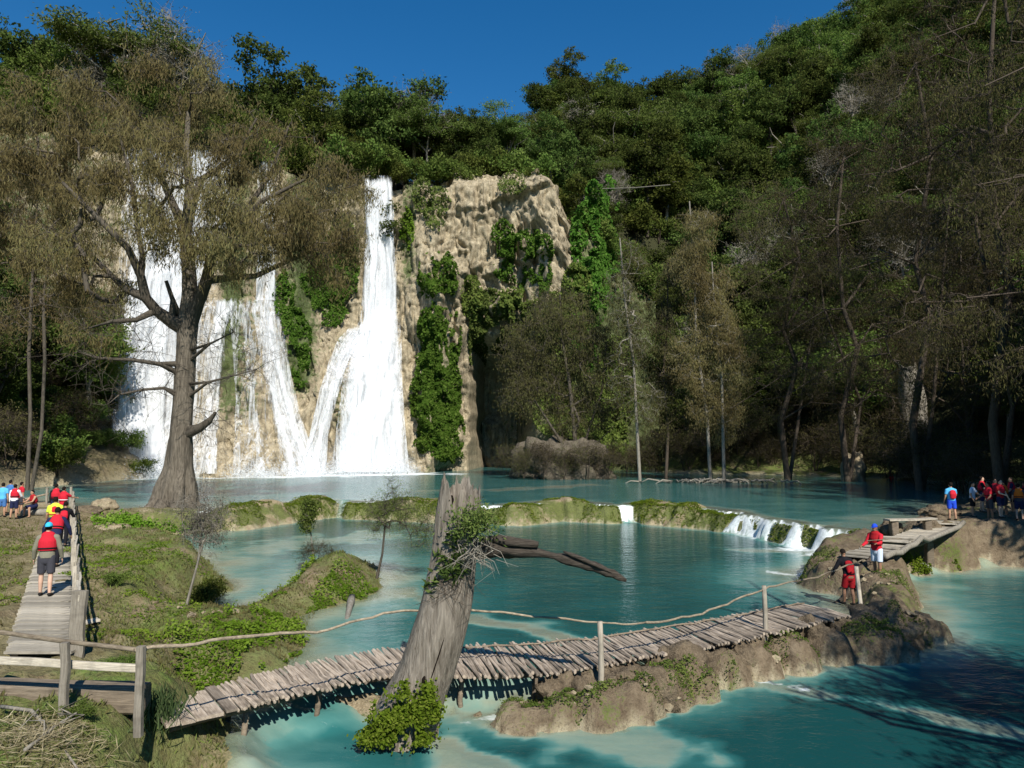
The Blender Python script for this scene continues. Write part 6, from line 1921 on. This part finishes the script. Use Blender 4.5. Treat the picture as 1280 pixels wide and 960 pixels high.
def person(label, loc, yaw, h=1.7, fit=None, pose=None, group=None, skin=0, near=False, cat='person'):
    fit = fit or {}; pose = pose or {}
    k = h / 1.72
    lean = pose.get('lean', .04); sink = 0.0
    e = empty('person', loc, label, cat, group)
    e.rotation_euler = (0, 0, yaw)
    e.scale = (k, k, k)
    vox = .011 if near else .016
    hc = np.array([0, 0, .92])
    legs = {}
    low = 9
    for sd, s in (('L', -1), ('R', 1)):
        p, bnd = pose.get('leg' + sd, (0.05 * s, .05))
        spread = pose.get('spread', .03)
        hip = hc + np.array([s * .095, 0, -.03])
        kn = hip + .43 * np.array([s * spread, math.sin(p), -math.cos(p)])
        an_ = kn + .42 * np.array([s * spread * .6, math.sin(p - bnd), -math.cos(p - bnd)])
        legs[s] = (hip, kn, an_)
        low = min(low, an_[2])
    drop = low - .075
    shift = np.array([0, 0, -drop])
    for s in legs: legs[s] = tuple(q + shift for q in legs[s])
    hc = hc + shift
    sp = np.array([0, math.sin(lean), math.cos(lean)])
    waist, chest, shl, nk = hc + sp * .16, hc + sp * .34, hc + sp * .47, hc + sp * .53
    hl = lean * .55 + pose.get('nod', 0)
    hd = nk + np.array([0, math.sin(hl), math.cos(hl)]) * .15
    arms = {}
    for sd, s in (('L', -1), ('R', 1)):
        p, ab, bnd = pose.get('arm' + sd, (-.05, .14, .2))
        sh = shl + np.array([s * .185, 0, -.02])
        el_ = sh + .29 * np.array([s * math.sin(ab), math.sin(p) * math.cos(ab), -math.cos(p) * math.cos(ab)])
        p2 = p + bnd; ab2 = ab * .3
        wr = el_ + .25 * np.array([s * math.sin(ab2) + pose.get('inw', 0) * -s, math.sin(p2), -math.cos(p2)])
        arms[s] = (sh, el_, wr)
    # the body
    g = Geo()
    ell_tube(g, [hc - sp * .06, hc + sp * .05, waist, chest, shl], [.155, .16, .14, .165, .15], [.105, .11, .095, .115, .09], 16)
    ell_tube(g, [shl, nk, hd], [.075, .055, .05], [.07, .058, .055])
    Rh = np.array(Matrix.Rotation(-hl, 3, 'X')) @ np.array(Matrix.Rotation(pose.get('turn', 0), 3, 'Z'))
    ellipsoid(g, hd + np.array([0, .005, .035]), (.076, .095, .112), Rh)
    ellipsoid(g, hd + Rh @ np.array([0, .035, -.045]), (.052, .06, .055), Rh)
    ellipsoid(g, hd + Rh @ np.array([0, .105, .01]), (.014, .02, .024), Rh, n=8, m=8)
    for s in (-1, 1):
        ellipsoid(g, hd + Rh @ np.array([s * .078, -.005, .015]), (.012, .022, .032), Rh, n=8, m=8)
        sh, el_, wr = arms[s]
        ell_tube(g, [shl + np.array([s * .12, 0, 0]), sh], [.07, .062], [.065, .06])
        ell_tube(g, [sh, sh * .5 + el_ * .5, el_], [.058, .05, .042], [.058, .05, .042])
        ell_tube(g, [el_, el_ * .6 + wr * .4, wr], [.042, .042, .028], [.042, .04, .026])
        d = (wr - el_) / np.linalg.norm(wr - el_)
        f_ = np.array([0, 1., 0]) - d * d[1]
        f_ /= np.linalg.norm(f_) + 1e-9
        o_ = np.cross(d, f_)
        pm = wr + d * .055
        ell_tube(g, [wr, pm, wr + d * .09], [.03, .04, .036], [.017, .018, .015], 10, side=f_)
        for j, (off, ln) in enumerate([(-.029, .062), (-.010, .072), (.010, .078), (.029, .070)]):
            b0_ = wr + d * .085 + f_ * off
            m0 = b0_ + d * ln * .5 + o_ * s * -.006
            ell_tube(g, [b0_, m0, m0 + d * ln * .42 - o_ * s * .02], [.0095, .009, .0075], [.0095, .009, .0075], 6)
        t0 = wr + d * .03 + f_ * .034
        t1 = t0 + d * .03 + f_ * .025
        ell_tube(g, [t0 - f_ * .012, t1, t1 + d * .032], [.012, .011, .009], [.012, .011, .009], 6)
        hip, kn, an_ = legs[s]
        ell_tube(g, [hip, hip * .5 + kn * .5, kn], [.088, .075, .056], [.09, .078, .056])
        ca = kn * .62 + an_ * .38 + np.array([0, -.014, 0])
        ell_tube(g, [kn, ca, an_], [.054, .055, .036], [.056, .058, .04])
        ell_tube(g, [an_, an_ + np.array([0, .06, -.035]), an_ + np.array([s * .012, .15, -.05])], [.036, .04, .036], [.04, .034, .022])

    def part(name, g, mat, rem=None):
        o = link(name, g.mesh(name, mat, smooth=True), e)
        if rem:
            md = o.modifiers.new('remesh', 'REMESH'); md.mode = 'VOXEL'; md.voxel_size = rem; md.use_smooth_shade = True
            sm = o.modifiers.new('smooth', 'SMOOTH'); sm.factor = .5; sm.iterations = 2
        return o

    part('body', g, SKIN[skin], vox)
    if pose.get('face', 0):
        for s in (-1, 1):
            g = Geo(); ellipsoid(g, hd + Rh @ np.array([s * .03, .088, .028]), (.012, .01, .009), Rh, n=6, m=8)
            part('eye', g, M['c_black'])
    if fit.get('shirt'):
        g = Geo()
        ell_tube(g, [hc - sp * .04, hc + sp * .05, waist, chest, shl + sp * .01], [.182, .178, .162, .186, .168], [.132, .13, .118, .136, .108], 18, False, True)
        for s in (-1, 1):
            sh, el_, wr = arms[s]
            ell_tube(g, [shl + np.array([s * .1, 0, 0]), sh], [.085, .078], [.08, .076])
            if fit.get('sleeve', 'long') == 'long':
                ell_tube(g, [sh, el_, wr], [.075, .06, .042], [.075, .06, .042], 12, True, False)
            elif fit['sleeve'] == 'short':
                ell_tube(g, [sh, sh * .35 + el_ * .65], [.076, .07], [.076, .07], 12, True, False)
        part('shirt', g, M['c_' + fit['shirt']], .014)
    if fit.get('vest'):
        g = Geo()
        ell_tube(g, [waist - sp * .02, waist + sp * .1, chest + sp * .03, shl + sp * .02], [.20, .205, .205, .165], [.16, .175, .175, .125], 18, False, True)
        v_ = part('life_vest', g, M['c_' + fit['vest']], .014)
        g = Geo()
        ell_tube(g, [waist + sp * .02, waist + sp * .055], [.209, .209], [.180, .180], 18, False, False)
        link('belt', g.mesh('belt', M['c_' + fit.get('belt', 'black')], smooth=True), v_)
        if fit.get('panel'):
            g = Geo(); ell_tube(g, [chest - sp * .02 + np.array([0, -.03, 0]), chest + sp * .05 + np.array([0, -.03, 0])], [.15, .13], [.16, .155], 16, True, True)
            link('panel', g.mesh('panel', M['c_' + fit['panel']], smooth=True), v_)
    if fit.get('pack'):
        g = Geo()
        ell_tube(g, [hc + sp * .12 - np.array([0, .17, 0]), hc + sp * .28 - np.array([0, .19, 0]), hc + sp * .42 - np.array([0, .16, 0])], [.13, .15, .12], [.07, .09, .06], 14)
        part('backpack', g, M['c_' + fit['pack']], .014)
    g = Geo()
    cut = fit.get('hem', .88)
    ell_tube(g, [hc + sp * .10, hc, hc - np.array([0, 0, .10])], [.168, .178, .17], [.12, .128, .12], 18, False, True)
    for s in (-1, 1):
        hip, kn, an_ = legs[s]
        if fit.get('trousers'):
            ell_tube(g, [hip, kn, an_ + np.array([0, 0, .02])], [.105, .078, .062], [.108, .08, .066], 12, True, False)
        else:
            ell_tube(g, [hip, hip * (1 - cut) + kn * cut], [.106, .095], [.11, .1], 12, True, False)
        gs = Geo()
        ell_tube(gs, [an_ + np.array([0, -.03, -.03]), an_ + np.array([s * .005, .06, -.045]), an_ + np.array([s * .015, .16, -.055])], [.042, .048, .04], [.042, .036, .024])
        part('shoe', gs, M['c_' + fit.get('shoe', 'shoe')])
    part('shorts' if not fit.get('trousers') else 'trousers', g, M['c_' + fit.get('shorts', 'charcoal')], .014)
    g = Geo()
    if fit.get('cap'):
        ellipsoid(g, hd + Rh @ np.array([0, -.002, .055]), (.088, .106, .102), Rh, zmin=-.12)
        br = hd + Rh @ np.array([0, .12 if not fit.get('backward') else -.12, .05])
        ellipsoid(g, br, (.065, .065, .010), Rh, n=6, m=12)
        part('cap', g, M['c_' + fit['cap']])
        g = Geo()
        ellipsoid(g, hd + Rh @ np.array([0, -.018, .02]), (.081, .088, .075), Rh, zmin=-.75, ymax=.25)
        part('hair', g, M['c_hair'])
    else:
        ellipsoid(g, hd + Rh @ np.array([0, -.014, .048]), (.085, .10, .108), Rh, zmin=-.75, ymax=.3)
        part('hair', g, M['c_' + fit.get('hair', 'hair')])
    return e


def at(px, py, Yp, z=None):
    p = W(px, py, Yp)
    p[2] = float(terrain(p[0], p[1])) if z is None else z
    return p


DZ = .245                                      # top of the boardwalk planks
AWAY = 0.35                                    # walking up the boardwalk, to the left of the view axis
WALKP = {'legL': (.28, .12), 'legR': (-.22, .25), 'armL': (.15, .28, .3), 'armR': (-.2, .28, .35)}
def wk_at(py, side=.5):
    t = np.interp(py, [644, 668, 720, 815], [1, .8, .5, 0])
    a = np.interp(py, [644, 668, 720, 815], [64, 58, 40, 10]); b_ = np.interp(py, [644, 668, 720, 815], [82, 84, 88, 92])
    p = G(a + (b_ - a) * side, py, .22); p[2] = DZ
    return p


person('person in cyan cap, red life vest and dark shorts walking up the boardwalk', wk_at(746, .42), AWAY, 1.74, {'shirt': 'olive_grey', 'vest': 'red', 'belt': 'black', 'shorts': 'charcoal', 'cap': 'cyan', 'backward': 1}, {'legL': (.1, .05), 'legR': (-.06, .1), 'armL': (.0, .32, .35), 'armR': (.0, .32, .35), 'lean': .08}, near=True, skin=1)
person('broad person in dark navy jacket ahead of the cyan cap on the boardwalk', wk_at(709, .52), AWAY, 1.78, {'shirt': 'navy', 'vest': 'red', 'shorts': 'black', 'trousers': 1}, {'lean': .38, 'armL': (.1, .5, .3), 'armR': (.1, .5, .3), 'legL': (.25, .2), 'legR': (-.1, .2)}, near=True)
person('person in lime and red life vest walking on the boardwalk', wk_at(682, .42), AWAY, 1.74, {'shirt': 'lime', 'vest': 'lime', 'panel': 'red', 'belt': 'red', 'shorts': 'black', 'trousers': 1, 'sleeve': 'short'}, WALKP)
person('person in black top with red pack beside the boardwalk fence', wk_at(684, .8), AWAY, 1.6, {'shirt': 'black', 'pack': 'red', 'shorts': 'black', 'trousers': 1}, {'lean': .2, 'armR': (.5, .3, .5), 'legL': (.2, .2), 'legR': (-.2, .2)})
person('person in red life vest and black shirt at the far end of the boardwalk', wk_at(652, .3), AWAY, 1.75, {'shirt': 'black', 'vest': 'red', 'shorts': 'navy'}, {'turn': -.5})
person('person in red life vest with white belt at the far boardwalk end', wk_at(656, .75), AWAY - .5, 1.7, {'shirt': 'red', 'vest': 'red', 'belt': 'white', 'shorts': 'navy', 'sleeve': 'short'}, {'armR': (1.0, .3, .4)})
p7 = at(43, 640, 38.5)
person('bare-armed person in dark vest sitting on a log by the pool', p7 + np.array([0, 0, -.02]), math.pi - .4, 1.72, {'vest': 'dark_red', 'shorts': 'navy'}, {'legL': (1.35, 1.35), 'legR': (1.4, 1.45), 'lean': .25, 'armL': (.7, .2, .7), 'armR': (.7, .2, .7), 'spread': .22, 'face': 1})
g = Geo(); g.tube([p7 + np.array([-.75, .17, .20]), p7 + np.array([0, .2, .21]), p7 + np.array([.8, .17, .2])], .19, 10, .15, seed=2)
tag(link('seat_log', g.mesh('seat_log', M['bark_pale'], p7, True), None, tuple(p7)), 'short thick log under the sitting person by the pool', 'log')
person('person in bright blue shirt standing at the far left bank', at(2, 642, 38), .3, 1.74, {'shirt': 'sky', 'shorts': 'steel_blue', 'sleeve': 'short'}, {})
person('person in steel blue shirt standing behind the white-sleeved person', at(11, 640, 39.8), -.2, 1.76, {'shirt': 'steel_blue', 'shorts': 'black'}, {})
person('person with white sleeves, red vest and navy shorts on the far left bank', at(17, 645, 37.2), .1, 1.72, {'shirt': 'white', 'vest': 'red', 'shorts': 'navy'}, {'armR': (.5, .2, .5)})
person('person in red shirt standing next to the white-sleeved person', at(25, 641, 39.0), -.6, 1.7, {'shirt': 'red', 'shorts': 'charcoal', 'sleeve': 'short'}, {})
person('bending person in black jacket with red pack on the bridge landing', at(1062, 738, 22.9), .15, 1.72, {'shirt': 'black', 'pack': 'dark_red', 'shorts': 'dark_red'}, {'lean': .42, 'armL': (.2, .45, .35), 'armR': (.3, .5, .4), 'legL': (.3, .3), 'legR': (.1, .25), 'nod': .2}, near=True, skin=2)
person('person in red jacket and blue cap turning on the bridge landing', at(1097, 718, 24.2), 2.2, 1.74, {'shirt': 'red', 'vest': 'dark_red', 'shorts': 'pale_blue', 'cap': 'blue'}, {'lean': .1, 'armL': (.7, .2, .9), 'armR': (.4, .25, .8), 'legL': (.1, .05), 'legR': (-.08, .08), 'face': 1}, near=True, skin=2)
pst = at(1098, 712, 24.0); pst[2] += 1.02
g = Geo(); g.tube([pst + np.array([-.45, -.22, .08]), pst + np.array([.75, -.1, .14])], .014, 6, .1)
tag(link('walking_stick', g.mesh('walking_stick', M['pole'], pst, True), None, tuple(pst)), 'thin pale stick held across by the person in the blue cap', 'stick')
q = at(1191, 657, 33.0); q[2] = max(q[2], float(zmid[-1]) + .02)
person('boy in cyan shirt and blue shorts with a red pack on the right walkway', q, -.1, 1.66, {'shirt': 'sky', 'pack': 'red', 'shorts': 'blue', 'sleeve': 'short'}, {'armR': (.5, .35, .9), 'armL': (.1, .2, .3), 'legL': (.06, .05), 'legR': (-.06, .05)})
rp_ = np.random.default_rng(3)
GRP = [(1217, 35.5, 'pale_blue', None, 'person in pale shirt at the edge of the shaded group in red vests'), (1229, 36.5, 'black', 'red', None), (1238, 34.6, 'red', 'red', None), (1246, 36.0, 'black', 'red', None), (1252, 34.2, 'dark_red', 'red', None), (1258, 35.4, 'black', 'orange', 'person in orange-red life vest in the middle of the shaded group'), (1267, 36.6, 'navy', 'red', None), (1275, 34.4, 'charcoal', 'orange', 'person in orange life vest and charcoal shirt in the shaded group'), (1284, 35.6, 'black', 'red', None)]
for i, (px, Yp, sh_, ve, lab) in enumerate(GRP):
    person(lab or 'person in red life vest standing in the shaded group on the right bank', at(px, 650, Yp), rp_.uniform(-3, 3), rp_.uniform(1.58, 1.78), {'shirt': sh_, 'vest': ve, 'shorts': ['black', 'navy', 'charcoal'][i % 3], 'sleeve': 'short'},
           {'armL': (rp_.uniform(-.1, .8), .2, rp_.uniform(.2, .9)), 'armR': (rp_.uniform(-.1, .8), .2, rp_.uniform(.2, .9)), 'turn': rp_.uniform(-.4, .4)}, 'people in red vests in the shaded group' if lab is None else None, skin=i % 3)
for px, lab in ((1080, 'swimmer in red life vest beside the shoreline boulder'), (1115, 'swimmer in red life vest farther from the shoreline boulder')):
    p = W(px, 598, 80); p[2] = -1.05
    person(lab, p, .4, 1.7, {'shirt': 'red', 'vest': 'red', 'cap': 'red', 'sleeve': 'short'}, {'armL': (.9, .5, .4), 'armR': (.9, .5, .4)}, cat='swimmer')
